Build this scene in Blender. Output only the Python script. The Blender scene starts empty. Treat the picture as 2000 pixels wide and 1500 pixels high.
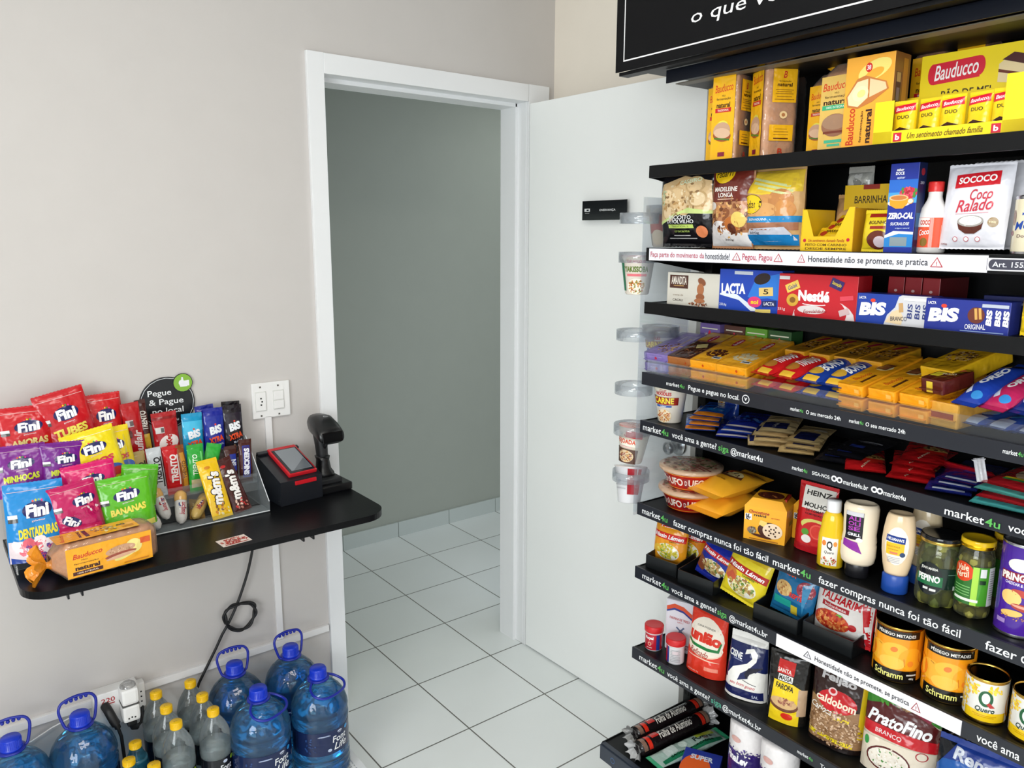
import bpy, bmesh, math, random
from mathutils import Vector, Matrix
R = math.radians
scene = bpy.context.scene
COL = scene.collection
# ---------------------------------------------------------------- camera
cd = bpy.data.cameras.new('camera'); cam = bpy.data.objects.new('camera', cd); COL.objects.link(cam)
cd.sensor_width = 36.0; cd.sensor_fit = 'HORIZONTAL'; cd.lens = 1523.5 / 2000 * 36.0
YAW, PIT, ROL = 0.65999, 0.18778, 0.00402
_f = Vector((math.sin(YAW)*math.cos(PIT), math.cos(YAW)*math.cos(PIT), -math.sin(PIT)))
_r = Vector((math.cos(YAW), -math.sin(YAW), 0)); _u = _r.cross(_f)
_r2 = math.cos(ROL)*_r + math.sin(ROL)*_u; _u2 = -math.sin(ROL)*_r + math.cos(ROL)*_u
M = Matrix((_r2, _u2, -_f)).transposed().to_4x4(); M.translation = Vector((-0.1835, -2.2797, 1.6308))
cam.matrix_world = M; cd.clip_start = 0.02; scene.camera = cam
# ---------------------------------------------------------------- light
scene.view_settings.view_transform = 'Standard'; scene.view_settings.look = 'None'
scene.view_settings.gamma = 1.0; scene.view_settings.exposure = 0.0
w = bpy.data.worlds.new('daylight'); scene.world = w; w.use_nodes = True
w.node_tree.nodes['Background'].inputs[0].default_value = (0.85, 0.92, 1.0, 1)
w.node_tree.nodes['Background'].inputs[1].default_value = 1.0
def area(name, loc, rot, sx, sy, power, col):
    l = bpy.data.lights.new(name, 'AREA'); l.shape = 'RECTANGLE'; l.size = sx; l.size_y = sy
    l.energy = power; l.color = col
    o = bpy.data.objects.new(name, l); o.location = loc; o.rotation_euler = rot; COL.objects.link(o); return o
area('daylight_glass_door', (0.1, -4.18, 1.15), (R(90), 0, 0), 1.9, 2.0, 9, (0.96, 0.98, 1.0))
area('daylight_side_window', (-1.97, -2.6, 1.62), (0, R(-90), 0), 1.15, 1.9, 66, (0.93, 0.98, 1.0))
area('ceiling_lamp_light', (0.1, -1.9, 2.60), (0, 0, 0), 1.2, 0.5, 18, (1.0, 0.96, 0.90))
area('hallway_left_fill', (0.15, 0.7, 1.3), (0, R(-90), 0), 0.9, 1.0, 2.0, (0.86, 1.0, 0.93))  # added greenish fill to brighten the hallway's left side, no window modelled
area('hallway_lamp_light', (2.7, 0.7, 2.45), (0, 0, 0), 0.5, 0.4, 3.2, (0.95, 1.0, 0.98))
# ---------------------------------------------------------------- materials
def lin(h):
    h = h.lstrip('#'); c = [int(h[i:i+2], 16)/255 for i in (0, 2, 4)]
    return tuple((x/12.92 if x <= .04045 else ((x+.055)/1.055)**2.4) for x in c) + (1,)
_m = {}
def mat(hexc, kind='box'):
    k = (hexc, kind)
    if k in _m: return _m[k]
    m = bpy.data.materials.new('%s_%s' % (kind, hexc.lstrip('#'))); m.use_nodes = True; _m[k] = m
    nt = m.node_tree; b = nt.nodes['Principled BSDF']; c = lin(hexc)
    b.inputs['Base Color'].default_value = c
    def bump(scale, dist, detail=3, strength=.6):
        tc = nt.nodes.new('ShaderNodeTexCoord'); n = nt.nodes.new('ShaderNodeTexNoise'); bp = nt.nodes.new('ShaderNodeBump')
        n.inputs['Scale'].default_value = scale; n.inputs['Detail'].default_value = detail
        bp.inputs['Strength'].default_value = strength; bp.inputs['Distance'].default_value = dist
        nt.links.new(tc.outputs['Object'], n.inputs['Vector']); nt.links.new(n.outputs['Fac'], bp.inputs['Height'])
        nt.links.new(bp.outputs['Normal'], b.inputs['Normal']); return n, tc
    def vary(n, amt):
        mx = nt.nodes.new('ShaderNodeMix'); mx.data_type = 'RGBA'; mx.inputs[6].default_value = tuple(x*(1-amt) for x in c[:3])+(1,)
        mx.inputs[7].default_value = tuple(min(1, x*(1+amt)) for x in c[:3])+(1,)
        nt.links.new(n.outputs['Fac'], mx.inputs[0]); nt.links.new(mx.outputs[2], b.inputs['Base Color'])
    if kind == 'matte': b.inputs['Roughness'].default_value = .6; b.inputs['Specular IOR Level'].default_value = .15; bump(60, .0003)
    elif kind == 'box': b.inputs['Roughness'].default_value = .38; bump(60, .0004)
    elif kind == 'bag': b.inputs['Roughness'].default_value = .2; bump(30, .007, 2, .8)
    elif kind == 'film': b.inputs['Roughness'].default_value = .16; bump(60, .004, 2, .8)
    elif kind == 'paper': b.inputs['Roughness'].default_value = .6; bump(120, .0003)
    elif kind == 'gloss': b.inputs['Roughness'].default_value = .12; bump(8, .0005)
    elif kind == 'wall':
        b.inputs['Roughness'].default_value = .65; n, t = bump(9, .003, 6, .35); vary(n, .03)
    elif kind == 'paint': b.inputs['Roughness'].default_value = .42; n, t = bump(3, .001, 4, .3); vary(n, .02)
    elif kind == 'steel': b.inputs['Roughness'].default_value = .42; b.inputs['Specular IOR Level'].default_value = .25; bump(300, .0002, 2, .5)
    elif kind == 'metal': b.inputs['Roughness'].default_value = .25; b.inputs['Metallic'].default_value = 1; bump(80, .0002)
    elif kind == 'food': b.inputs['Roughness'].default_value = .6; n, t = bump(90, .002, 5, .7); vary(n, .25)
    elif kind == 'plastic': b.inputs['Roughness'].default_value = .3; bump(50, .0002)
    elif kind == 'rubber': b.inputs['Roughness'].default_value = .5; bump(90, .0003)
    elif kind == 'laminate': b.inputs['Roughness'].default_value = .34; b.inputs['Specular IOR Level'].default_value = .16; n, t = bump(150, .0003, 4, .5); vary(n, .25)
    elif kind in ('liquid', 'water'):
        b.inputs['Transmission Weight'].default_value = .95; b.inputs['Roughness'].default_value = .05; b.inputs['IOR'].default_value = 1.33; bump(12, .004, 2, .4)
    if kind == 'water': b.inputs['Transmission Weight'].default_value = .8
    return m
def clear(hexc, opac=.12, rough=.04, key='clear', ior=1.45, wob=0):
    k = (hexc, key, opac)
    if k in _m: return _m[k]
    m = bpy.data.materials.new(key + '_' + hexc.lstrip('#')); m.use_nodes = True; _m[k] = m; nt = m.node_tree
    b = nt.nodes['Principled BSDF']; out = nt.nodes['Material Output']
    b.inputs['Base Color'].default_value = lin(hexc); b.inputs['Roughness'].default_value = rough
    tr = nt.nodes.new('ShaderNodeBsdfTransparent'); c = lin(hexc); tr.inputs[0].default_value = tuple(.35+.65*x for x in c[:3])+(1,) if key != 'pet' else c
    fr = nt.nodes.new('ShaderNodeFresnel'); fr.inputs[0].default_value = ior
    mt = nt.nodes.new('ShaderNodeMath'); mt.operation = 'MULTIPLY_ADD'; mt.inputs[1].default_value = {'acrylic': .4, 'jarglass': .5, 'brine': .25}.get(key, .9); mt.inputs[2].default_value = opac; mt.use_clamp = True
    gl = nt.nodes.new('ShaderNodeBsdfGlossy'); gl.inputs['Roughness'].default_value = rough
    mixg = nt.nodes.new('ShaderNodeMixShader'); mixg.inputs[0].default_value = .5 if key != 'pet' else .75
    mx = nt.nodes.new('ShaderNodeMixShader')
    if wob:
        tc = nt.nodes.new('ShaderNodeTexCoord'); n = nt.nodes.new('ShaderNodeTexNoise'); bp = nt.nodes.new('ShaderNodeBump')
        n.inputs['Scale'].default_value = 35; bp.inputs['Distance'].default_value = wob
        nt.links.new(tc.outputs['Object'], n.inputs['Vector']); nt.links.new(n.outputs['Fac'], bp.inputs['Height'])
        for x in (b, gl, fr): nt.links.new(bp.outputs['Normal'], x.inputs['Normal'])
    L = nt.links.new
    L(b.outputs[0], mixg.inputs[1]); L(gl.outputs[0], mixg.inputs[2]); L(fr.outputs[0], mt.inputs[0]); L(mt.outputs[0], mx.inputs[0])
    L(tr.outputs[0], mx.inputs[1]); L(mixg.outputs[0], mx.inputs[2]); L(mx.outputs[0], out.inputs[0]); return m
def tile_mat():
    m = bpy.data.materials.new('floor_tiles'); m.use_nodes = True; nt = m.node_tree; b = nt.nodes['Principled BSDF']; L = nt.links.new
    tc = nt.nodes.new('ShaderNodeTexCoord'); mp = nt.nodes.new('ShaderNodeMapping'); br = nt.nodes.new('ShaderNodeTexBrick')
    mp.inputs['Location'].default_value = (-1.4876 + .331*9, -0.0054 + .331*15, 0)
    br.offset = 0; br.squash = 1; s = 1/.331
    mp.vector_type = 'POINT'; L(tc.outputs['Object'], mp.inputs[0]); L(mp.outputs[0], br.inputs['Vector'])
    br.inputs['Scale'].default_value = s; br.inputs['Brick Width'].default_value = 1; br.inputs['Row Height'].default_value = 1
    br.inputs['Mortar Size'].default_value = .0075; br.inputs['Mortar Smooth'].default_value = .1; br.inputs['Bias'].default_value = 0
    br.inputs['Color1'].default_value = lin('F6FAF9'); br.inputs['Color2'].default_value = lin('F0F5F4'); br.inputs['Mortar'].default_value = lin('6E6E68')
    n = nt.nodes.new('ShaderNodeTexNoise'); n.inputs['Scale'].default_value = 5; n.inputs['Detail'].default_value = 8; L(tc.outputs['Object'], n.inputs['Vector'])
    mx = nt.nodes.new('ShaderNodeMix'); mx.data_type = 'RGBA'; mx.blend_type = 'MULTIPLY'; mx.inputs[0].default_value = .06
    L(br.outputs['Color'], mx.inputs[6]); L(n.outputs['Fac'], mx.inputs[7]); L(mx.outputs[2], b.inputs['Base Color'])
    b.inputs['Roughness'].default_value = .28
    bp = nt.nodes.new('ShaderNodeBump'); bp.inputs['Distance'].default_value = .002; bp.inputs['Strength'].default_value = .4; bp.invert = True
    L(br.outputs['Fac'], bp.inputs['Height']); L(bp.outputs[0], b.inputs['Normal']); return m
# ---------------------------------------------------------------- mesh tools
_txt = {}
def text_mesh(s, sh=0.0, bold=.012):
    k = (s, sh, bold)
    if k in _txt: return _txt[k]
    c = bpy.data.curves.new('t', 'FONT'); c.body = s; c.size = 1; c.resolution_u = 3 if len(s) < 14 else 2; c.offset = bold; c.shear = sh; c.fill_mode = 'FRONT'
    o = bpy.data.objects.new('t', c); me = bpy.data.meshes.new_from_object(o)
    vs = [(v.co.x, v.co.y) for v in me.vertices]; fs = [tuple(p.vertices) for p in me.polygons]
    bpy.data.objects.remove(o); bpy.data.curves.remove(c); bpy.data.meshes.remove(me)
    if not vs: vs = [(0, 0), (1, 0), (1, 1)]; fs = [(0, 1, 2)]
    x0 = min(v[0] for v in vs); x1 = max(v[0] for v in vs); y0 = min(v[1] for v in vs); y1 = max(v[1] for v in vs)
    vs = [((x-x0)/(x1-x0)-.5, (y-y0)/(y1-y0)-.5) for x, y in vs]
    _txt[k] = (vs, fs); return _txt[k]
# artwork primitives in fractions of the face (x -.5...5 across, y 0..1 up)
def t(s, x, y, w, h, c, rot=0, sh=0, b=.012): return ('t', s, x, y, w, h, c, rot, sh, b)
def r(x, y, w, h, c, rot=0): return ('r', x, y, w, h, c, rot)
def e(x, y, w, h, c, rot=0): return ('e', x, y, w, h, c, rot)
def g(pts, c): return ('g', pts, c)
def n(x, y, w, h, cols, num=60, size=.06, seed=1): return ('n', x, y, w, h, cols, num, size, seed)
def ring(x, y, w, h, c, c2): return [e(x, y, w, h, c), e(x, y, w*.8, h*.8, c2)]
class MB:
    def __init__(s): s.v = []; s.f = []; s.mi = []; s.sm = []; s.mats = []
    def M(s, m):
        if m not in s.mats: s.mats.append(m)
        return s.mats.index(m)
    def add(s, vs, fs, m, smooth=False):
        o = len(s.v); s.v += [tuple(v) for v in vs]; i = s.M(m)
        for f in fs: s.f.append(tuple(o+k for k in f)); s.mi.append(i); s.sm.append(smooth)
        return s
    def box(s, c, d, m, rot=None, bev=0):
        bm = bmesh.new(); bmesh.ops.create_cube(bm, size=1)
        for v in bm.verts: v.co = Vector((v.co.x*d[0], v.co.y*d[1], v.co.z*d[2]))
        if bev: bmesh.ops.bevel(bm, geom=bm.edges[:], offset=bev, segments=2, profile=.6, affect='EDGES')
        if rot is not None: bmesh.ops.rotate(bm, verts=bm.verts, matrix=rot)
        bm.verts.index_update()
        s.add([v.co+Vector(c) for v in bm.verts], [[v.index for v in f.verts] for f in bm.faces], m); bm.free(); return s
    def grid(s, fn, nu, nv, m, cu=False, smooth=True):
        vs = [fn(i/nu, j/nv) for j in range(nv+1) for i in range(nu if cu else nu+1)]
        N = nu if cu else nu+1; fs = []
        for j in range(nv):
            for i in range(nu):
                i2 = (i+1) % N; fs.append((j*N+i, j*N+i2, (j+1)*N+i2, (j+1)*N+i))
        return s.add(vs, fs, m, smooth)
    def lathe(s, prof, m, nseg=32, c=(0, 0, 0), kx=1, ky=1, smooth=True, cap=True):
        vs = []; fs = []; P = prof
        for (rr, z) in P:
            for i in range(nseg):
                a = 2*math.pi*i/nseg; vs.append((c[0]+rr*math.sin(a)*kx, c[1]-rr*math.cos(a)*ky, c[2]+z))
        for j in range(len(P)-1):
            for i in range(nseg):
                i2 = (i+1) % nseg; fs.append((j*nseg+i, j*nseg+i2, (j+1)*nseg+i2, (j+1)*nseg+i))
        s.add(vs, fs, m, smooth)
        if not cap: return s
        if P[0][0] > 1e-6: s.add(vs[:nseg], [tuple(reversed(range(nseg)))], m)
        if P[-1][0] > 1e-6: s.add(vs[-nseg:], [tuple(range(nseg))], m)
        return s
    def tube(s, pts, rad, m, ns=8, closed=False, flat=1.0):
        pts = [Vector(p) for p in pts]; N = len(pts); vs = []; fs = []; up = Vector((0, 0, 1))
        prev = None
        for i, p in enumerate(pts):
            if closed: d = (pts[(i+1) % N]-pts[i-1])
            else: d = pts[min(i+1, N-1)]-pts[max(i-1, 0)]
            d.normalize()
            a = prev if prev is not None else (up if abs(d.z) < .9 else Vector((1, 0, 0)))
            x = (a-d*a.dot(d)).normalized(); y = d.cross(x); prev = x
            for k in range(ns):
                q = 2*math.pi*k/ns; vs.append(p+x*rad*math.cos(q)+y*rad*math.sin(q)*flat)
        for i in range(N if closed else N-1):
            for k in range(ns):
                a = i*ns; b2 = ((i+1) % N)*ns; k2 = (k+1) % ns; fs.append((a+k, a+k2, b2+k2, b2+k))
        s.add(vs, fs, m, True)
        if not closed: s.add(vs[:ns], [tuple(reversed(range(ns)))], m); s.add(vs[-ns:], [tuple(range(ns))], m)
        return s
    def art(s, surf, W, H, items, kind='box', step=0, z0=0, clip=True):
        """print flat artwork onto a surface: surf(x_metres, y_metres, lift) -> point"""
        fl = []
        for it in items: fl += it if isinstance(it, list) else [it]
        bm = bmesh.new(); cols = []
        def put(vs, fs, c, lay):
            m = mat(c, kind) if isinstance(c, str) else c
            if m not in cols: cols.append(m)
            b = [bm.verts.new((x, y, lay)) for x, y in vs]
            for f in fs:
                try: q = bm.faces.new([b[k] for k in f]); q.material_index = cols.index(m)
                except ValueError: pass
        for li, it in enumerate(fl):
            lay = .00035+z0+li*.00008; k = it[0]
            if k == 'g': put([(x*W, y*H) for x, y in it[1]], [tuple(range(len(it[1])))], it[2], lay); continue
            if k == 'n':
                _, x, y, w_, h_, cs, num, size, seed = it; rd = random.Random(seed)
                for q in range(num):
                    a = rd.random()*6.28; d = math.sqrt(rd.random())
                    cx = (x+w_/2*d*math.cos(a))*W; cy = (y+h_/2*d*math.sin(a))*H; an = rd.random()*3.14; sz = size*W*(.7+.6*rd.random())
                    pts = []
                    for i in range(7):
                        b = 2*math.pi*i/7; px = sz*.5*math.cos(b); py = sz*.3*math.sin(b)
                        pts.append((cx+px*math.cos(an)-py*math.sin(an), cy+px*math.sin(an)+py*math.cos(an)))
                    put(pts, [tuple(range(7))], cs[q % len(cs)], lay+q*.000002)
                continue
            if k == 't': _, st, x, y, w_, h_, c, rot, sh, bo = it; vs, fs = text_mesh(st, sh, bo)
            elif k == 'r': _, x, y, w_, h_, c, rot = it; vs = [(-.5, -.5), (.5, -.5), (.5, .5), (-.5, .5)]; fs = [(0, 1, 2, 3)]
            else:
                _, x, y, w_, h_, c, rot = it; vs = [(.5*math.cos(2*math.pi*i/20), .5*math.sin(2*math.pi*i/20)) for i in range(20)]; fs = [tuple(range(20))]
            if k == 't' and abs(rot) > 60 and H > 1.5*W: h_ = h_*W/H
            ca, sa = math.cos(R(rot)), math.sin(R(rot))
            put([((vx*w_*W)*ca-(vy*h_*H)*sa+x*W, (vx*w_*W)*sa+(vy*h_*H)*ca+y*H) for vx, vy in vs], fs, c, lay)
        if clip:
            for co, no, test in (((W/2, 0, 0), (1, 0, 0), lambda q: q.x > W/2+1e-5), ((-W/2, 0, 0), (-1, 0, 0), lambda q: q.x < -W/2-1e-5), ((0, H, 0), (0, 1, 0), lambda q: q.y > H+1e-5), ((0, 0, 0), (0, -1, 0), lambda q: q.y < -1e-5)):
                if any(test(v.co) for v in bm.verts):
                    bmesh.ops.bisect_plane(bm, geom=bm.verts[:]+bm.edges[:]+bm.faces[:], dist=1e-7, plane_co=co, plane_no=no, clear_outer=True)
        if step:
            for ax, L0, L1 in ((0, -W/2, W/2), (1, 0, H)):
                k = L0+step/2
                while k < L1:
                    bmesh.ops.bisect_plane(bm, geom=bm.verts[:]+bm.edges[:]+bm.faces[:], dist=1e-7, plane_co=(k, 0, 0) if ax == 0 else (0, k, 0), plane_no=(1, 0, 0) if ax == 0 else (0, 1, 0))
                    k += step
        bm.verts.index_update()
        vs = [surf(v.co.x, v.co.y, v.co.z) for v in bm.verts]
        for ci, m in enumerate(cols):
            fs = [tuple(v.index for v in f.verts) for f in bm.faces if f.material_index == ci]
            if fs:
                used = sorted({i for f in fs for i in f}); mp = {i: j for j, i in enumerate(used)}
                s.add([vs[i] for i in used], [tuple(mp[i] for i in f) for f in fs], m, bool(step))
        bm.free(); return s
    def done(s, name, parent=None, **kw):
        me = bpy.data.meshes.new(name); me.from_pydata(s.v, [], s.f)
        for m in s.mats: me.materials.append(m)
        me.polygons.foreach_set('material_index', s.mi); me.polygons.foreach_set('use_smooth', s.sm); me.update()
        o = bpy.data.objects.new(name, me); COL.objects.link(o)
        if parent: o.parent = parent
        for k, v in kw.items(): o[k] = v
        return o
def tag(o, label=None, cat=None, group=None, kind=None):
    if label: o['label'] = label
    if cat: o['category'] = cat
    if group: o['group'] = group
    if kind: o['kind'] = kind
    return o
def root(name, label, cat, group=None):
    o = bpy.data.objects.new(name, None); o.empty_display_size = .02; COL.objects.link(o); return tag(o, label, cat, group)
def smooth(pts, k=5, closed=False):
    P = [Vector(p) for p in pts]; N = len(P); out = []
    for i in range(N if closed else N-1):
        if closed: a, b_, c_, d_ = P[i-1], P[i], P[(i+1) % N], P[(i+2) % N]
        else: a, b_, c_, d_ = P[max(i-1, 0)], P[i], P[i+1], P[min(i+2, N-1)]
        for j in range(k):
            q = j/k; out.append(.5*((2*b_)+(-a+c_)*q+(2*a-5*b_+4*c_-d_)*q*q+(-a+3*b_-3*c_+d_)*q**3))
    if not closed: out.append(P[-1])
    return out
def struct(mb, name): return tag(mb.done(name), kind='structure')
# gondola frame: u along its front towards the camera, w into its depth
TH = -0.02803
DU = Vector((math.sin(TH), -math.cos(TH), 0)); DW = Vector((math.cos(TH), math.sin(TH), 0)); GO = Vector((1.3590, -0.8651, 0))
def GP(u, w, z): return GO+DU*u+DW*w+Vector((0, 0, z))
def place(o, u, w, z, rot=0, tilt=0, roll=0):
    o.location = GP(u, w, z); o.rotation_mode = 'XYZ'
    o.rotation_euler = (Matrix.Rotation(R(-90+rot)+TH, 3, 'Z') @ Matrix.Rotation(R(tilt), 3, 'X') @ Matrix.Rotation(R(roll), 3, 'Y')).to_euler(); return o
def put(o, x, y, z, rot=0, tilt=0, roll=0):
    o.location = (x, y, z); o.rotation_euler = (Matrix.Rotation(R(rot), 3, 'Z') @ Matrix.Rotation(R(tilt), 3, 'X') @ Matrix.Rotation(R(roll), 3, 'Y')).to_euler(); return o
def dup(rt, label=None, group=None):
    c = rt.copy(); COL.objects.link(c)
    if label: c['label'] = label
    if group: c['group'] = group
    for ch in rt.children:
        d = ch.copy(); COL.objects.link(d); d.parent = c
        for gch in ch.children:
            q = gch.copy(); COL.objects.link(q); q.parent = d
    return c
# ---------------------------------------------------------------- package builders
def carton(name, label, cat, W, H, D, base, front=(), right=(), left=(), top=(), group=None, kind='box', bev=.001, parent=None):
    b = MB(); b.box((0, 0, H/2), (W, D, H), mat(base, kind), bev=bev)
    if front: b.art(lambda x, y, l: (x, -D/2-l, y), W, H, front, kind)
    if right: b.art(lambda x, y, l: (W/2+l, x, y), D, H, right, kind)
    if left: b.art(lambda x, y, l: (-W/2-l, -x, y), D, H, left, kind)
    if top: b.art(lambda x, y, l: (x, -D/2+y, H+l), W, D, top, kind)
    o = b.done(name, parent)
    return tag(o, label, cat, group) if not parent else o
def pouch(name, label, cat, W, H, D, base, art=(), stand=False, seal=None, fin=.012, group=None, kind='bag', back=None, seed=0, wr=1.0, topw=1.0, finb=True, sideart=(), clearm=None, pinch=.0):
    rt = root(name, label, cat, group); rd = random.Random(seed+hash(len(name))); ph = [rd.random()*6.28 for _ in range(6)]
    def half(x, y):
        s_ = min(1, abs(2*x/W)); q = min(1, max(0, y/H))
        prof = (1-s_**2.6)**.55 if s_ < 1 else 0
        gt = min(1, ((1-q)/.3))**.62 if q > .7 else 1
        gb = 1 if stand else (min(1, q/.3)**.62 if q < .3 else 1)
        if stand: gt = min(1, (1-q)/.75)**.6*(.97+.03*q)
        wv = 1+wr*(.045*math.sin(x*75+ph[0]+y*40)+.045*math.sin(y*62+ph[1]-x*36)+.02*math.sin(x*130+ph[2]))
        return D/2*prof*gt*gb*wv
    def xs(x, q): 
        wdt = 1-(pinch*math.sin(math.pi*q))
        if topw != 1: wdt *= 1+(topw-1)*q
        return x*wdt
    def F(x, y, l): return (xs(x, y/H), -half(x, y)-l, y)
    b = MB(); m = mat(base, kind) if clearm is None else clearm
    b.grid(lambda i, j: F((i-.5)*W, j*H, 0), 34, 34, m)
    mb_ = mat(back, kind) if back else m
    b.grid(lambda i, j: (xs((.5-i)*W, j), half((.5-i)*W, j*H), j*H), 34, 34, mb_)
    if stand:
        N = 34; ring_ = [F((i/N-.5)*W, 0, 0) for i in range(N+1)]+[(xs((.5-i/N)*W, 0), half((.5-i/N)*W, 0), 0) for i in range(1, N)]
        b.add(ring_, [tuple(reversed(range(len(ring_))))], m)
    if art: b.art(F, W, H, art, kind, step=min(W, H)/16, z0=.0005)
    b.done('body', rt)
    sc = mat(seal or base, kind)
    def seal_(nm, z0, z1, wd):
        q = MB(); K = 28
        q.grid(lambda i, j: ((i-.5)*wd, .0012*math.sin(i*K*3.14)+.0006, z0+(z1-z0)*j+(.0012*((int(i*K) % 2)) if j == 1 else 0)), K, 1, sc)
        q.grid(lambda i, j: ((.5-i)*wd, .0012*math.sin((1-i)*K*3.14)-.0006, z0+(z1-z0)*j+(.0012*((int(i*K) % 2)) if j == 1 else 0)), K, 1, sc)
        q.done(nm, rt)
    seal_('top_seal', H-.002, H+fin, W*topw)
    if not stand and finb: seal_('bottom_seal', .002, -fin, W)
    return rt
def cylart(b, rad, z0, H, art, kind='box', W=None, ky=1, kx=1):
    W = W or 2.2*rad
    def F(x, y, l):
        a = x/rad; return ((rad+l)*math.sin(a)*kx, -(rad+l)*math.cos(a)*ky, z0+y)
    b.art(F, W, H, art, kind, step=.006, clip=False)
def can(name, label, rad, H, base, art, lid='A8842E', group=None, cat='can', ringm='C9A24C', lidm=None):
    rt = root(name, label, cat, group); b = MB(); mm = mat(ringm, 'metal')
    b.lathe([(rad*.9, .002), (rad*.97, 0), (rad, .003), (rad*.975, .006), (rad*.975, H-.006), (rad, H-.003), (rad*.98, H), (rad*.93, H-.001), (rad*.92, H-.006)], mm, 40); b.done('body', rt)
    l = MB(); l.lathe([(rad*.975+.0004, 0), (rad*.975+.0004, H-.014)], mat(base, 'gloss'), 48, c=(0, 0, .007)); cylart(l, rad*.975+.0004, .007, H-.014, art, 'gloss'); l.done('label', rt)
    k = MB(); k.lathe([(0, H-.006), (rad*.4, H-.0055), (rad*.42, H-.007), (rad*.6, H-.0065), (rad*.62, H-.0045), (rad*.78, H-.0055), (rad*.8, H-.0035), (rad*.91, H-.004)], lidm or mat(lid, 'metal'), 40); k.done('lid', rt)
    return rt
def paper(o): return o
# ================================================================ the room
WALL = mat('CCC7C3', 'wall'); WHITE = mat('EFF0F1', 'paint'); HALL = mat('A6ABA2', 'wall')
XL, XR, YF, ZC = -1.9, 1.775, -4.1, 2.7
OX0, OX1, OZ = .868-.012, 1.6446+.012, 2.112                     # rough opening of the doorway
b = MB(); b.box(((XL+XR)/2+.6, -1.2, -.03), (6.4, 6.2, .06), tile_mat()); struct(b, 'floor')
b = MB(); b.box(((XL+XR)/2, (YF-.1)/2, ZC+.05), (XR-XL+.2, -YF+.1, .1), mat('EDEBE6', 'wall')); struct(b, 'ceiling')
T_ = .14
b = MB()
b.box(((XL+OX0)/2-.05, T_/2, ZC/2), (OX0-XL+.1, T_, ZC), WALL)
b.box(((OX0+OX1)/2, T_/2, (OZ+ZC)/2), (OX1-OX0, T_, ZC-OZ), WALL)
b.box(((OX1+XR)/2+.05, T_/2, ZC/2), (XR-OX1+.1, T_, ZC), WALL)
struct(b, 'wall_back')
b = MB(); b.box((XR+.05, YF/2, ZC/2), (.1, -YF, ZC), mat('F4EBDD', 'wall')); struct(b, 'wall_right')
b = MB(); wy0, wy1, wz0, wz1 = -3.65, -1.55, 1.0, 2.25
b.box((XL-.05, (YF+wy0)/2, ZC/2), (.1, wy0-YF, ZC), WALL); b.box((XL-.05, wy1/2, ZC/2), (.1, -wy1, ZC), WALL)
b.box((XL-.05, (wy0+wy1)/2, wz0/2), (.1, wy1-wy0, wz0), WALL); b.box((XL-.05, (wy0+wy1)/2, (wz1+ZC)/2), (.1, wy1-wy0, ZC-wz1), WALL); struct(b, 'wall_left')
b = MB()
for y in (wy0+.02, (wy0+wy1)/2, wy1-.02): b.box((XL-.03, y, (wz0+wz1)/2), (.04, .04, wz1-wz0), WHITE)
for z in (wz0+.02, wz1-.02): b.box((XL-.03, (wy0+wy1)/2, z), (.04, wy1-wy0, .04), WHITE)
struct(b, 'window_2')
b = MB(); g0, g1, gt = -.9, 1.1, 2.2
b.box(((XL+g0)/2, YF-.05, ZC/2), (g0-XL, .1, ZC), WALL); b.box(((g1+XR)/2, YF-.05, ZC/2), (XR-g1, .1, ZC), WALL)
b.box(((g0+g1)/2, YF-.05, (gt+ZC)/2), (g1-g0, .1, ZC-gt), WALL); struct(b, 'wall_front')
b = MB(); fm = mat('2A2C2E', 'steel')
for x in (g0+.02, .1, g1-.02): b.box((x, YF-.02, gt/2), (.04, .04, gt), fm)
for z in (.03, gt-.02): b.box(((g0+g1)/2, YF-.02, z), (g1-g0, .04, .04), fm)
struct(b, 'window_1')
# hallway beyond the doorway
b = MB(); b.box((.9, 1.395, 1.28), (6.0, .14, 2.56), HALL); struct(b, 'wall_hallway_far')
b = MB(); b.box((-.35, .73, 1.28), (.1, 1.19, 2.56), HALL); struct(b, 'wall_hallway_left')
b = MB(); b.box((3.25, .73, 1.28), (.1, 1.19, 2.56), HALL); struct(b, 'wall_hallway_right')
b = MB(); b.box((1.45, .80, 2.61), (3.7, 1.31, .1), HALL); struct(b, 'ceiling_hallway')
b = MB(); sk = mat('C3CBC8', 'gloss'); x = -.30; 
k = 0
while k < 11:
    x0 = 1.4876+.331*(k-5)
    b.box((x0+.1655, 1.318, .041), (.328, .012, .082), sk, bev=.001); k += 1
b.box((1.5, 1.3215, .0405), (3.5, .006, .081), mat('8A8E88', 'paper'))
struct(b, 'baseboard_hallway')
# door frame: jambs, head, casing
b = MB(); CW = .0535; JL, JR = .868, 1.6446
b.box((JL-.012, T_/2, OZ/2), (.024, T_, OZ-.004), WHITE); b.box((JR+.012, T_/2, OZ/2), (.024, T_, OZ-.004), WHITE)
b.box(((JL+JR)/2, T_/2, 2.1+.012), (JR-JL, T_, .024), WHITE)
b.box((JL+.006, T_-.05, 1.05), (.014, .09, 2.1), WHITE, bev=.001); b.box(((JL+JR)/2, T_-.05, 2.094), (JR-JL-.01, .09, .014), WHITE, bev=.001); b.box((JR-.006, T_-.05, 1.05), (.014, .09, 2.1), WHITE, bev=.001)
b.box((JL-CW/2, -.007, 1.08), (CW, .014, 2.158), WHITE, bev=.0015)
b.box((JR+.049, -.007, 1.08), (.094, .014, 2.158), WHITE, bev=.0015)
b.box(((JL+JR)/2, -.0075, 2.129), (JR-JL, .015, .058), WHITE, bev=.0015)
struct(b, 'trim_1')
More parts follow.
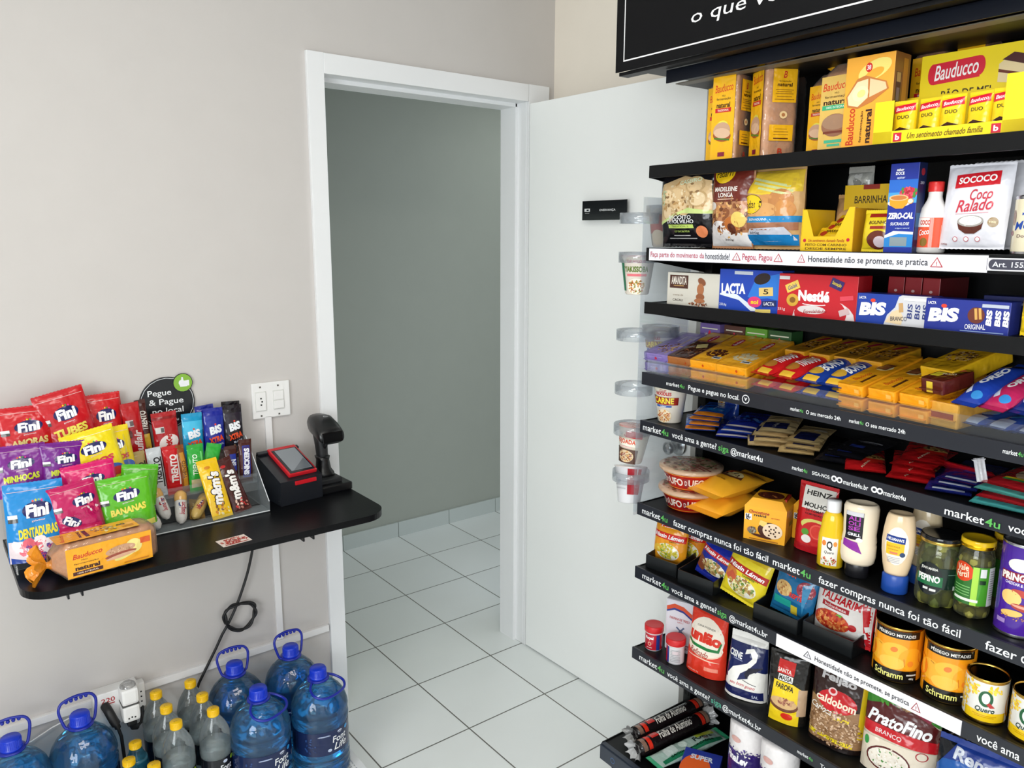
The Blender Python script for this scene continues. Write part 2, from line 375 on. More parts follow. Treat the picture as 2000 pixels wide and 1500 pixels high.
# open door leaf
d = bpy.data.objects.new('door_1', None); COL.objects.link(d); d['kind'] = 'structure'; d.location = (1.6446, -.018, .006)
d.rotation_euler = (0, 0, R(1.0))
b = MB(); b.box((.0175, -.39, 1.043), (.035, .775, 2.085), mat('F8FAF8', 'paint'), bev=.0015); b.done('leaf', d)
b = MB(); kn = mat('A9ABAA', 'metal')
b.add(*(lambda q: (q.v, q.f))(MB().lathe([(.03, 0), (.031, .004), (.026, .008), (.012, .010), (.012, .035), (.019, .045), (.02, .055), (.012, .062), (0, .063)], kn, 24)), kn, True)
o = b.done('door_handle', d); o.location = (-.0005, -.735, .99); o.rotation_euler = (0, R(-90), 0)
for z in (.25, 1.05, 1.85):
    b = MB(); b.lathe([(.006, 0), (.006, .08)], kn, 10, c=(.022, .007, z)); b.done('hinge', d)
# name plate on the leaf
b = MB(); b.box((0, 0, 0), (.2, .003, .062), mat('17191C', 'gloss'), bev=.0008)
b.art(lambda x, y, l: (x, -.0015-l, y-.031), .2, .062, [t('OVERVANÇA', .08, .5, .36, .13, 'E6E8E8'), r(-.38, .52, .13, .16, 'D8DADA'), r(-.37, .52, .05, .08, '17191C'), r(-.38, .36, .10, .03, '9A9C9C')], 'gloss')
o = b.done('door_sign'); put_ = o; o.location = (1.6285, -.4257, 1.713); o.rotation_euler = (0, 0, R(-89)); tag(o, 'small black rectangular name plate fixed on the white open door', 'sign')
# cable ducts, switch plate
DUCT = mat('EDEBEA', 'plastic')
b = MB(); b.box((-.55, -.006, .345), (2.72, .012, .022), DUCT, bev=.001); tag(b.done('cable_duct'), 'white horizontal cable duct running low along the wall behind the bottles', 'cable duct')
b = MB(); b.box((.645, -.005, .7245), (.02, .010, .733), DUCT, bev=.001); tag(b.done('cable_duct'), 'white vertical cable duct running down the wall below the switch plate', 'cable duct')
p = root('switch_plate', 'white square switch and socket plate on the wall left of the doorway', 'switch'); p.location = (.657, 0, 1.141)
PW = mat('F1F0EE', 'plastic'); BK = mat('1A1A1A', 'rubber')
b = MB(); b.box((0, -.005, 0), (.116, .010, .108), PW, bev=.002)
for x in (-.033, .022): b.box((x, -.0105, -.002), (.034, .002, .06), mat('DADAD6', 'plastic'))
for x, z in ((-.033, .042), (-.033, -.046), (.022, .042), (.022, -.046)): b.lathe([(.003, 0), (0, .001)], mat('7A7A78', 'metal'), 10, c=(0, 0, 0)) if False else b.box((x, -.0105, z), (.005, .002, .005), mat('7A7A78', 'metal'))
b.done('plate', p)
b = MB(); b.box((-.033, -.0125, -.002), (.03, .003, .055), PW, bev=.001)
for z in (-.010, 0, .010): b.box((-.033+(.003 if z == 0 else 0), -.0142, z-.002), (.0045, .001, .0045), BK)
b.done('socket', p)
b = MB(); b.box((.022, -.0125, .012), (.03, .003, .026), PW, bev=.001); b.done('switch_button', p)
b = MB(); b.box((.022, -.0125, -.016), (.03, .005, .024), PW, bev=.001); b.done('switch_button', p)
# low socket box with plugs
p = root('socket_box', 'white surface socket box marked 220 low on the wall behind the bottles', 'socket'); p.location = (.158, 0, .33)
b = MB(); b.box((0, -.021, 0), (.116, .042, .104), PW, bev=.003)
b.art(lambda x, y, l: (x, -.042-l, y-.052), .116, .104, [t('220', -.18, .78, .3, .13, 'B3202A'), r(-.18, .67, .28, .03, 'B3202A')], 'plastic'); b.done('housing', p)
b = MB(); b.box((.066, -.014, .004), (.022, .028, .075), PW, bev=.003)
for z in (-.015, 0, .015): b.box((.066, -.0285, z), (.004, .001, .004), BK)
b.done('socket', p)
p = root('plug_adapter', 'white stacked plug adapter pushed into the low 220 socket box', 'adapter'); p.location = (.185, -.042, .345)
b = MB(); b.box((0, -.024, .028), (.044, .048, .048), PW, bev=.008); b.box((0, -.024, -.022), (.044, .048, .05), PW, bev=.008); b.box((0, -.0245, .003), (.0435, .047, .003), mat('5A5A58', 'plastic')); b.done('housing', p)
b = MB(); b.lathe([(.021, 0), (.019, .006), (.012, .012), (0, .013)], clear('FFFFFF', .2), 20, c=(0, -.024, .052)); b.done('night_light', p)
b = MB()
for x in (-.008, 0, .008): b.box((x, -.0485, -.034+(.002 if x == 0 else 0)), (.004, .001, .004), BK)
b.done('socket', p)
CB = mat('141416', 'rubber')
p = root('power_plug', 'black power plug and lead in the left outlet of the 220 box', 'plug'); p.location = (0, 0, 0)
b = MB(); b.tube([(.128, -.043, .345), (.131, -.062, .341), (.135, -.072, .33), (.141, -.076, .312), (.146, -.078, .30)], .012, CB, 12); b.tube([(.146, -.078, .302), (.149, -.079, .288)], .008, CB, 10); b.done('plug_body', p)
b = MB(); b.tube([(.149, -.079, .289), (.155, -.08, .26), (.157, -.082, .2), (.156, -.082, .12), (.16, -.08, .052)], .0045, CB, 8); b.done('cord', p)
p = root('power_plug', 'black angled power plug under the white adapter', 'plug')
b = MB(); b.box((.186, -.066, .292), (.026, .03, .026), CB, bev=.006); b.tube([(.186, -.066, .282), (.19, -.066, .268), (.2, -.06, .262)], .009, CB, 10); b.done('plug_body', p)
b = MB(); b.tube([(.2, -.06, .262), (.213, -.05, .264), (.222, -.035, .28), (.225, -.024, .30)], .0042, CB, 8); b.done('cord', p)
b = MB(); b.tube([(-.25, -.016, .30), (-.1, -.018, .293), (-.05, -.018, .298), (0, -.018, .318), (.06, -.016, .332)], .002, DUCT, 6); tag(b.done('thin_cable'), 'thin white cable sagging below the duct behind the big jugs', 'cable')
# black cable dangling from the counter with a loop
pts = [(.575, -.10, .853), (.574, -.06, .80), (.568, -.03, .70), (.55, -.022, .62), (.524, -.02, .55), (.5, -.02, .50), (.476, -.02, .46)]
b = MB(); b.tube(smooth(pts), .0042, CB, 8)
lp = []
for i in range(27):
    a = R(200-i*27); rx = .047+.004*math.sin(i*1.7); lp.append((.518+rx*math.cos(a)*1.0, -.022-.0025*(i % 3), .487+.043*math.sin(a)+.006*math.sin(i)))
b.tube(smooth(lp, 4), .0042, CB, 8)
b.tube([(.476, -.02, .46), (.462, -.02, .44), (.440, -.02, .40), (.41, -.02, .35), (.384, -.02, .306), (.372, -.02, .27)], .0042, CB, 8)
tag(b.done('power_cable'), 'black cable hanging under the black counter, coiled into a loop on the wall', 'cable')
# pallet under the bottles
b = MB(); pm = mat('E9EBEC', 'plastic'); x0, x1, y0, y1, zt = -.35, .765, -.40, -.012, .045
for yy in (y0+.012, y1-.012): b.box(((x0+x1)/2, yy, zt/2), (x1-x0, .024, zt), pm, bev=.002)
for xx in (x0+.012, x1-.012, .2): b.box((xx, (y0+y1)/2, zt/2), (.024, y1-y0-.04, zt), pm, bev=.002)
i = x0+.03
while i < x1-.02: b.box((i, (y0+y1)/2, zt-.004), (.007, y1-y0-.04, .006), pm); i += .0155
i = y0+.03
while i < y1-.02: b.box(((x0+x1)/2, i, zt-.0045), (x1-x0-.04, .006, .005), pm); i += .0125
tag(b.done('floor_pallet'), 'white plastic grid pallet on the floor carrying the water bottles', 'pallet')
# ================================================================ water bottles
def jug(label, x, y, rot, fold, lean=0, group='large blue water jugs'):
    rt = root('water_jug', label, 'water bottle', None); rad = .083
    body = clear('CDEEFC', .03, .03, 'pet', 1.45, .003); wat = mat('7CD6FF', 'liquid')
    P = [(.0, .006), (.05, .002), (.072, 0), (.08, .008), (.083, .02)]
    for z in (.035, .055, .075): P += [(.083, z-.006), (.078, z), (.083, z+.006)]
    P += [(.0815, .095), (.0815, .175), (.083, .18), (.083, .195), (.079, .205), (.083, .215), (.081, .228), (.074, .25), (.062, .268), (.045, .285), (.03, .297), (.022, .302), (.021, .308)]
    q = MB(); q.lathe(P, body, 40); q.done('body', rt)
    wtr = [(0, .008)]+[(max(0, a-.0025), z+(.002 if z < .01 else 0)) for a, z in P[2:-6]]+[(.06, .262), (0, .2625)]
    q = MB(); q.lathe(wtr, wat, 40); q.done('water', rt)
    q = MB(); lm = mat('14244E', 'gloss'); q.lathe([(.0819, .098), (.0819, .172)], lm, 48, cap=False)
    q.art(lambda X, Y, l: ((.0819+l)*math.sin(X/.0819), -(.0819+l)*math.cos(X/.0819), .098+Y), .245, .074,
          [t('Font', 0, .6, .2, .27, 'F2F4F8', 0, .1), t('Life', .01, .29, .19, .3, 'F2F4F8', 0, .3), e(0, .86, .07, .12, 'C9D3E8'), r(0, .84, .09, .03, '14244E'), e(.11, .87, .06, .17, '2E8FD0'), t('ÁGUA MINERAL', .26, .5, .16, .07, 'C9D3E8'), t('5 LITROS', .26, .38, .13, .08, 'E6EAF4'), r(-.2, .84, .12, .05, '8EA0C8'), e(-.14, .2, .05, .13, 'B9C6DE'), n(-.36, .5, .16, .7, ['2C4C86', '203A70'], 14, .03, 3), r(.42, .5, .1, .96, '26284E'), t('ÁGUA MINERAL NATURAL', -.2, .84, .15, .05, 'DDE4F2')], 'gloss', step=.008); q.done('label', rt)
    q = MB(); cm = mat('1238C8', 'plastic'); C = []
    q.lathe([(.025, .306), (.0262, .308), (.0262, .311), (.0235, .3125), (.0235, .333), (.0215, .336), (0, .336)], cm, 36)
    for i in range(36): a = i/36*6.283; q.box((.0235*math.sin(a), .0235*math.cos(a), .322), (.0012, .0012, .018), cm)
    q.done('cap', rt)
    q = MB(); hm = mat('1a2a9c', 'plastic')
    q.lathe([(.024, .299), (.032, .301), (.032, .305), (.024, .306)], hm, 32)
    if fold:
        q.tube(smooth([(-.03, -.006, .303), (-.048, -.02, .293), (-.054, -.048, .283), (-.03, -.07, .276), (.03, -.07, .276), (.054, -.048, .283), (.048, -.02, .293), (.03, -.006, .303)]), .0038, hm, 8)
    else:
        q.tube(smooth([(-.03, 0, .303), (-.037, .004, .31), (-.045, .012, .345), (-.042, .016, .362), (-.03, .018, .372), (0, .02, .376), (.03, .018, .372), (.042, .016, .362), (.045, .012, .345), (.037, .004, .31), (.03, 0, .303)]), .0038, hm, 8)
        for i in range(5): q.lathe([(.0035, -.004), (.005, 0), (.0035, .004)], hm, 8, c=(-.024+.012*i, .019, .3685))
    q.done('handle', rt); put(rt, x, y, .045, rot); return rt
for a in [('blue water jug at the left edge of the photo, raised handle', -.098, -.106, 0, 0), ('blue water jug with raised handle beside the 220 socket box', .059, -.098, 6, 0), ('blue water jug with raised handle behind the front pair, left of the tallest back jug', .468, -.099, -2, 0), ('blue water jug with raised handle standing nearest the door casing at the back', .639, -.105, 4, 0), ('front left blue water jug with folded handle beside the yellow capped bottles', .478, -.268, 22, 1), ('front right blue water jug with folded handle beside the doorway, label facing the room', .655, -.272, 18, 1)]:
    jug(a[0], a[1], a[2], a[3], a[4])
def bottle(label, x, y, small=False, rot=20):
    rt = root('water_bottle', label, 'water bottle'); k = .72 if small else 1.0; H = .218 if small else .302; rad = .031 if small else .0425
    body = clear('B4E6F2' if small else 'FAFDFD', .03, .04, 'pet', 1.5, .002); wat = mat('9AE4F4' if small else 'EEF8FA', 'water')
    P = [(0, .006), (rad*.7, .001), (rad*.93, .004), (rad, .015)]
    for q_ in (.12, .2, .28): P += [(rad, H*q_-.006), (rad*.95, H*q_), (rad, H*q_+.006)]
    P += [(rad*.97, H*.34), (rad*.97, H*.56), (rad, H*.58), (rad, H*.63), (rad*.97, H*.66), (rad, H*.69), (rad*.96, H*.74), (rad*.82, H*.81), (rad*.6, H*.87), (.016, H*.92), (.0135, H*.94), (.0135, H*.955)]
    q = MB(); q.lathe(P, body, 32); q.done('body', rt)
    lv = H*(.8 if small else .66); wt = [(0, .008)]+[(a-.002, z+.001) for a, z in P[3:] if z < lv]; wt += [(wt[-1][0], lv), (0, lv+.0004)]
    q = MB(); q.lathe(wt, wat, 32); q.done('water', rt)
    q = MB(); q.lathe([(rad*.975, H*.345), (rad*.975, H*.555)], mat('15181F', 'gloss'), 36, cap=False); W_ = rad*2.6
    q.art(lambda X, Y, l: ((rad*.975+l)*math.sin(X/rad), -(rad*.975+l)*math.cos(X/rad), H*.345+Y), W_, H*.21, [t('Font', 0, .55, .32, .3, 'F2F4F8', 0, .1), t('Life', .01, .22, .3, .3, 'F2F4F8', 0, .3), e(-.02, .85, .12, .15, 'C9D3E8'), e(.2, .86, .12, .2, '9CC83A'), r(.45, .5, .05, .7, 'DADDE2')], 'gloss', step=.006); q.done('label', rt)
    q = MB(); cm = mat('F4C414', 'plastic'); q.lathe([(.0155, H*.935), (.016, H*.94), (.016, H*.95), (.0152, H*.953), (.0152, H-.002), (.014, H), (0, H)], cm, 28)
    for i in range(28): a = i/28*6.283; q.box((.0153*math.sin(a), .0153*math.cos(a), H*.975), (.001, .001, .012), cm)
    q.art(lambda X, Y, l: (X, Y-.012, H+l), .024, .024, [t('FL', 0, .5, .5, .25, 'C09A10')], 'plastic'); q.done('cap', rt)
    put(rt, x, y, .045, rot); return rt
for a in [('clear bottle with yellow cap at the back, nearest the hanging black cable', .351, -.058, 0), ('clear yellow capped bottle second from the back in the right hand row', .358, -.150, 0), ('clear yellow capped bottle directly right of the plug adapter', .257, -.056, 0), ('clear yellow capped bottle in the middle of the left hand row', .262, -.146, 0), ('frontmost clear bottle of the right row with yellow cap, touching the front left jug', .361, -.238, 0), ('frontmost clear bottle of the left row with yellow cap and dark label', .264, -.236, 0), ('small blue tinted bottle with yellow cap closest to the power plug', .178, -.136, 1), ('small blue tinted bottle with yellow cap at the front left of the three small ones', .148, -.202, 1), ('small blue tinted bottle with yellow cap at the front right of the three small ones', .196, -.262, 1)]:
    bottle(*a)
# ================================================================ wall counter
ZK = .8695; ZT = ZK
def rrect(x0, x1, y0, y1, rad, z0, z1, b, m):
    pts = [(x0, y1)]
    for cx, cy, a0 in ((x0+rad, y0+rad, 180), (x1-rad, y0+rad, 270)):
        for i in range(11): a = R(a0+i*9); pts.append((cx+rad*math.cos(a), cy+rad*math.sin(a)))
    pts.append((x1, y1)); N = len(pts); vs = [(x, y, z1) for x, y in pts]+[(x, y, z0) for x, y in pts]
    b.add(vs, [tuple(range(N)), tuple(reversed(range(N, 2*N)))]+[(i, i+N, (i+1) % N+N, (i+1) % N) for i in range(N)], m)
rt = root('wall_counter', 'black wall mounted counter shelf with rounded corners left of the doorway', 'counter')
b = MB(); rrect(-.057, .828, -.422, -.016, .07, ZK-.018, ZK, b, mat('0B0C0F', 'laminate')); b.done('worktop', rt)
for x in (.045, .60):
    b = MB(); bm_ = mat('121316', 'steel'); b.box((x, -.2, ZK-.022), (.034, .37, .006), bm_); b.box((x-.014, -.2, ZK-.034), (.004, .37, .02), bm_); b.box((x+.014, -.2, ZK-.034), (.004, .37, .02), bm_); b.box((x, -.0125, ZK-.1), (.03, .003, .15), bm_); b.done('bracket', rt)
b = MB(); b.box((0, 0, 0), (.074, .05, .0008), mat('E9DAD0', 'paper')); b.art(lambda x, y, l: (x, y-.025, .0004+l), .074, .05, [n(0, .5, .9, .8, ['B8302A', '962420', 'C86A5E'], 110, .09, 5), r(0, .1, .8, .08, 'A8322A')], 'paper')
tag(b.done('sticker'), 'small red and white sticker on the front edge of the black counter', 'sticker'); put(bpy.data.objects['sticker'], .405, -.376, ZK+.0006, 5)
# round sign on the wall
b = MB(); dk = mat('101318', 'box'); 
o_ = MB(); o_.lathe([(.0735, 0), (.0735, .004)], dk, 56)
def flat(x, y, l): return (x, y-.0735, .004+l)
o_.art(flat, .147, .147, [e(0, .5, .965, .965, 'DADDE0'), e(0, .5, .945, .945, '101318'), t('Pegue', -.13, .69, .42, .145, 'F2F4F5', b=.008), t('& Pague', -.02, .515, .62, .145, 'F2F4F5', b=.008), t('no local', 0, .355, .56, .11, 'F2F4F5', b=.008), t('market4u', 0, .17, .36, .06, 'F2F4F5')], 'box')
rt = root('round_sign', 'round black sticker sign reading Pegue & Pague no local on the wall', 'sign'); sgn = rt
o = o_.done('disc', rt)
o_ = MB(); o_.lathe([(.0265, .0042), (.0265, .0065)], dk, 40, c=(.044, .053, 0))
o_.art(lambda x, y, l: (.044+x, .053+y-.0265, .0065+l), .053, .053, [e(0, .5, .94, .94, '86B83C'), r(.26, .47, .12, .3, 'EDEFF2'), r(.03, .45, .36, .32, 'EDEFF2'), g([(-.17, .36), (-.22, .5), (-.18, .62), (-.08, .66), (-.06, .82), (.02, .8), (.04, .62), (.12, .6), (.12, .3), (-.1, .3)], 'EDEFF2')], 'box')
o_.done('thumbs_up_badge', rt); put(rt, .363, -.001, 1.168, 0, 90)
# ================================================================ gondola shelving
GL = 1.0; GD = .285
GREY = mat('0A0B0C', 'steel'); BLK = mat('08090B', 'steel'); RAIL = mat('1E2129', 'plastic'); CHAR = '33343C'
gon = root('gondola_shelving', 'tall black steel gondola shelving unit with black header against the right wall', 'shelving unit')
gon.location = GO; gon.rotation_euler = (0, 0, R(-90)+TH)          # local x = u, y = w
ZS = {1: 1.808, 2: 1.602, 3: 1.4616, 4: 1.274, 5: 1.142, 6: .907, 7: .72, 8: .473}
b = MB(); b.box((GL/2, GD+.004, 1.2), (GL, .008, 2.4), BLK); b.done('back_panel', gon)
for x in (.014, GL-.014):
    b = MB(); b.box((x, GD-.03, 1.2), (.028, .055, 2.4), GREY, bev=.001)
    for k in range(46): b.box((x-.006, GD-.0582, .1+k*.05), (.004, .001, .018), mat('050505', 'steel')); b.box((x+.006, GD-.0582, .1+k*.05), (.004, .001, .018), mat('050505', 'steel'))
    b.done('upright', gon)
W_, G_ = 'EEF0F1', '5FB65A'
def m4(x0, x1, y, h): # "market4u" in white with the 4u in green
    w_ = x1-x0; return [('m', 'market', x0, x0+w_*.72, y, h, W_), ('m', '4u', x0+w_*.74, x1, y, h, G_)]
def line(s, x0, x1, y, h, c=W_): return [('m', s, x0, x1, y, h, c)]
def warn(x0, x1, y, h, c='B04048'):
    cx = (x0+x1)/2; hw = (x1-x0)/2
    return [('tri', cx, y-h*.45, hw, h, c)]
RT = {
 4: m4(.089, .150, .5, .30)+line('Pegue e pague no local.', .163, .320, .5, .42)+[('ring', .338, .5, .62)]+line('v', .334, .342, .5, .2)+m4(.458, .49, .5, .24)+line('O seu mercado 24h', .497, .579, .48, .26)+m4(.598, .629, .5, .24)+line('O seu mercado 24h', .634, .716, .48, .26)+m4(.891, .924, .55, .26),
 5: m4(.012, .103, .5, .5)+line('você ama a gente?', .116, .261, .48, .52)+line('siga', .267, .298, .46, .5, G_)+line('@market4u', .304, .395, .48, .52)+m4(.473, .511, .5, .28)+line('SIGA-NOS:', .523, .566, .5, .24)+[('dot', .5755, .5, .4), ('dot', .588, .5, .4)]+line('market4u.br', .597, .652, .48, .32)+[('dot', .665, .5, .4), ('dot', .677, .5, .4)]+line('market4u', .685, .73, .48, .32)+m4(.805, .902, .42, .46)+line('você ama', .915, .995, .45, .42),
 6: m4(.020, .113, .5, .5)+line('fazer compras nunca foi tão fácil', .134, .428, .48, .56)+m4(.441, .539, .5, .5)+line('fazer compras nunca foi tão fácil', .559, .858, .48, .56)+line('fazer', .902, .955, .48, .52)+line('com', .962, .999, .45, .4),
 7: m4(.03, .127, .5, .5)+line('você ama a gente?', .138, .289, .48, .52)+line('siga', .292, .321, .46, .5, G_)+line('@market4u.br', .329, .441, .48, .52)+line('você ama', .907, .981, .46, .48),
 8: m4(.03, .125, .5, .5)+line('você ama a gente?', .136, .283, .48, .52)+line('siga', .288, .321, .46, .5, '4FA58A')+line('@market4u.br', .325, .441, .48, .52)+m4(.541, .581, .5, .26)+line('Tudo o que você precisa', .60, .76, .48, .3)+m4(.79, .85, .5, .26),
}
WS = {2: [(.012, .83, .030, 'F0EFF6', line('Faça parte do movimento da', .018, .194, .5, .5, 'B8465A')+line('honestidade!', .198, .270, .5, .5, '33343C')+warn(.277, .302, .5, .62)+line('Pegou, Pagou', .306, .386, .5, .55, 'B8465A')+warn(.390, .414, .5, .62)+warn(.450, .469, .5, .6)+line('Honestidade não se promete, se pratica', .476, .727, .5, .5, '33343C')+warn(.731, .755, .5, .62)),
          (.828, .99, .022, 'F0EFF6', [('pill', .91, .5, .155, .8, '3A3A48')]+line('Art. 155/CP - Subtrair', .838, .97, .5, .42, 'E6E6EE'))],
      7: [(.465, .879, .031, 'F2EFF2', warn(.537, .558, .5, .55, '303038')+line('Honestidade não se promete, se pratica', .566, .779, .5, .42, '2A2A32')+warn(.783, .803, .5, .62, 'A04048'))]}
def railart(items, H, sk=0):
    out = []
    for it in items:
        k = it[0]
        if k == 'm':
            _, s, x0, x1, y, h, c = it; cap = h
            if any(ch in s for ch in 'gpqçy,@'): y -= .05; cap *= 1.14
            out.append(('t', s, (x0+x1)/2-GL/2, y, x1-x0, cap, c, 0, .0, .009))
        elif k == 'tri':
            _, cx, y0, hw, h, c = it; cx -= GL/2
            out += [g([(cx-hw, y0), (cx+hw, y0), (cx, y0+h)], c), g([(cx-hw*.72, y0+h*.09), (cx+hw*.72, y0+h*.09), (cx, y0+h*.84)], 'F0EFF6'), r(cx, y0+h*.4, .0016, h*.3, c), r(cx, y0+h*.17, .0016, h*.07, c)]
        elif k == 'ring': _, cx, y, h = it; cx -= GL/2; out += [e(cx, y, h*H, h, W_), e(cx, y, h*H*.82, h*.82, '24272F'), t('v', cx, y, h*H*.4, h*.36, W_)]
        elif k == 'dot': _, cx, y, h = it; out += [e(cx-GL/2, y, h*H, h, W_), e(cx-GL/2, y, h*H*.5, h*.5, '24272F')]
        elif k == 'pill': _, cx, y, wd, h, c = it; out += [r(cx-GL/2, y, wd-.012, h, c), e(cx-GL/2-wd/2+.006, y, .014, h, c), e(cx-GL/2+wd/2-.006, y, .014, h, c)]
    return out
for k, z in ZS.items():
    lip = .034
    if k == 3 or k == 1: lip = .031
    b = MB(); b.box((GL/2, GD/2+.002, z-.010), (GL-.004, GD-.012, .012), GREY)
    sh = b.done('shelf', gon)
    b = MB(); b.box((GL/2, -.001, z-lip/2), (GL, .006, lip), BLK if k in (1, 2, 3) else RAIL, bev=.0012); b.box((GL/2, .006, z-.006), (GL, .012, .009), BLK)
    if k in RT: b.art(lambda x, y, l: (x+GL/2, -.004-l, z-lip+y), GL, lip, railart(RT[k], lip), 'plastic')
    b.done('price_rail', sh)
    for (x0, x1, hh, c, its) in WS.get(k, []):
        b = MB(); b.box(((x0+x1)/2, -.0046, z-lip/2), (x1-x0, .0012, hh), mat(c, 'paper'))
        b.art(lambda x, y, l: (x+GL/2, -.0054-l, z-lip/2-hh/2+y), GL, hh, railart(its, hh), 'paper'); b.done('rail_sticker', sh)
    for x in (0, GL):
        b = MB(); s = -1 if x == 0 else 1
        vs = [(x, .0, z-.002), (x, .0, z-lip), (x, .02, z-lip-.002), (x, GD-.05, z-.07), (x, GD-.01, z-.075), (x, GD-.01, z-.002)]; vs2 = [(v[0]-s*.0025, v[1], v[2]) for v in vs]; N = 6
        b.add(vs+vs2, [tuple(range(N)), tuple(reversed(range(N, 2*N)))]+[(i, (i+1) % N, (i+1) % N+N, i+N) for i in range(N)], BLK); b.done('bracket', sh)
# deep base
b = MB(); b.box((GL/2, .085, .194), (GL, .40, .030), BLK, bev=.001); b.box((GL/2, -.116, .186), (GL, .006, .044), mat('2C3340', 'plastic'), bev=.001); b.box((GL/2, -.108, .209), (GL, .014, .004), mat('2C3340', 'plastic'))
b.box((.0, .08, .206), (.003, .38, .012), BLK); b.art(lambda x, y, l: (x+GL/2, -.119-l, .164+y), GL, .044, [e(.052-.5, .5, .016, .4, '3C6090'), e(.052-.5, .5, .013, .3, '2C3340')], 'plastic'); b.box((GL/2, -.09, .085), (GL-.05, .01, .17), BLK); b.done('base_shelf', gon)
# header box
b = MB(); hz0, hz1 = 2.03, 2.42; b.box((GL/2, .1, (hz0+hz1)/2+.006), (GL+.1, .36, hz1-hz0-.012), mat('0C0C0E', 'steel'), bev=.002); hd = b.done('header', gon)
b = MB(); b.box((GL/2, -.0815, (hz0+hz1)/2), (GL+.1, .003, hz1-hz0), mat('0F0F11', 'matte')); HW, HH = GL+.1, hz1-hz0
def hx(u): return (u-GL/2)/HW
def hy(z): return (z-hz0)/HH
b.art(lambda x, y, l: (x+GL/2, -.083-l, hz0+y), HW, HH, [r(0, hy(2.0535), (GL+.045)/HW, .0032/HH, 'F2F2F2'), r(0, hy(2.397), (GL+.045)/HW, .0032/HH, 'F2F2F2'), r(hx(-.021), hy(2.225), .0032/HW, .346/HH, 'F2F2F2'), r(hx(1.021), hy(2.225), .0032/HW, .346/HH, 'F2F2F2'),
  t('o que você precisa', hx(.44), hy(2.1065), .50/HW, .036/HH, 'F4F4F4', sh=.12, b=.0)], 'matte')
b.done('sign_panel', hd)
b = MB(); b.box((GL/2, -.06, 2.026), (GL+.09, .03, .008), BLK); b.box((GL/2+.03, -.016, 2.012), (GL-.06, .004, .030), mat('0C111C', 'steel')); b.box((GL/2+.03, .1, 2.0), (GL-.07, .16, .004), mat('1A1816', 'steel')); b.box((GL/2+.03, .02, 1.997), (GL-.08, .03, .002), mat('6A6458', 'steel'))  # last narrow tan strip paints a reflection under the valance
b.done('valance_painted_sheen', hd)
# clear tray front on shelf 4
AC = clear('F2F6FA', .03, .03, 'acrylic')
b = MB(); b.box((.5, .0065, 1.274+.016), (.98, .0025, .036), AC); tag(b.done('front_guard'), 'clear acrylic front guard holding back the cookie packs on the middle shelf', 'shelf guard'); bpy.data.objects['front_guard'].location = GO; bpy.data.objects['front_guard'].rotation_euler = gon.rotation_euler
# ================================================================ acrylic cup dispensers on the left end
rt = root('cup_holder', 'clear acrylic panel with ring holders for noodle cups on the left end of the shelving', 'holder'); place(rt, 0, 0, 0)
b = MB(); b.box((-.007, .085, 1.30), (.004, .19, .86), AC); b.done('panel', rt)
RINGS = [(-.062, .03, 1.678), (-.062, .03, 1.575), (-.062, .03, 1.365), (-.062, .03, 1.215), (-.062, .03, 1.10), (-.062, .03, .965), (-.058, .125, 1.70), (-.058, .125, 1.37)]
for (u_, w__, z) in RINGS:
    b = MB(); b.lathe([(.0505, -.014), (.0525, -.014), (.0525, .014), (.0505, .014), (.0505, -.014)], clear('E8ECF0', .16, .03, 'acrylic'), 32, c=(u_, w__, z), cap=False); b.done('ring', rt)
def cup(label, u_, w__, z, cols, art, rot=25, tilt=0, roll=0, H=.104, r0=.032, r1=.046):
    c = root('noodle_cup', label, 'noodle cup'); base = cols[0]
    q = MB(); q.lathe([(0, .002), (r0-.003, .0), (r0, .003), (r1-.001, H-.004), (r1+.001, H-.002), (r1+.001, H)], mat(base, 'gloss'), 36)
    def F(x, y, l): rr = r0+(r1-r0)*(y/H)+.0004+l; a = x/((r0+r1)/2); return (rr*math.sin(a), -rr*math.cos(a), y)
    q.art(F, 2.3*(r0+r1)/2, H, art, 'gloss', step=.008, clip=False); q.done('body', c)
    q = MB(); q.lathe([(0, H+.0012), (r1*.9, H+.001), (r1+.0012, H), (r1+.0008, H-.003)], mat(cols[1], 'gloss'), 36); q.art(lambda x, y, l: (x, y-r1, H+.0012+l), 2*r1, 2*r1, [n(0, .5, .8, .8, [cols[2], cols[3]], 40, .07, 4), t(cols[4], 0, .55, .7, .12, cols[5])] if len(cols) > 4 else [], 'gloss'); q.done('lid', c)
    place(c, u_, w__, z, rot, tilt, roll); return c
RED = 'C81E28'
def cn(title, band, food, col='F4EEE4'): return [r(0, .93, 2.1, .12, 'E9E2CF'), t('CUP', 0, .87, .2, .06, RED), t('NOODLES', 0, .79, .46, .09, RED, b=.03), r(0, .60, 2.1, .2, band), t(title, 0, .61, .62, .16, 'F7E23A', b=.03), r(0, .46, .5, .05, '2656A8'), t('sabor', 0, .46, .2, .035, 'FFFFFF'), e(0, .2, .52, .36, 'EBD9B8'), n(0, .2, .46, .32, food, 70, .06, 2)]
cup('pink and green yakisoba noodle cup in the upper ring of the clear holder', -.062, .03, 1.476, ['EFE4D6', 'E8B8B8'], [r(0, .93, 2.1, .13, 'EBDDC4'), t('CUP NOODLES', .1, .86, .5, .08, 'E4688C', b=.02), r(-.45, .5, .35, .8, '2E7D58'), t('YAKISSOBA', .1, .66, .72, .15, '5C7A28', b=.03), r(.12, .51, .6, .06, 'E2727A'), e(.12, .22, .62, .42, 'F6EEDC'), n(.12, .22, .55, .36, ['C88A4A', 'A85A2E', 'E2B070', '7C8A30'], 90, .06, 7)])
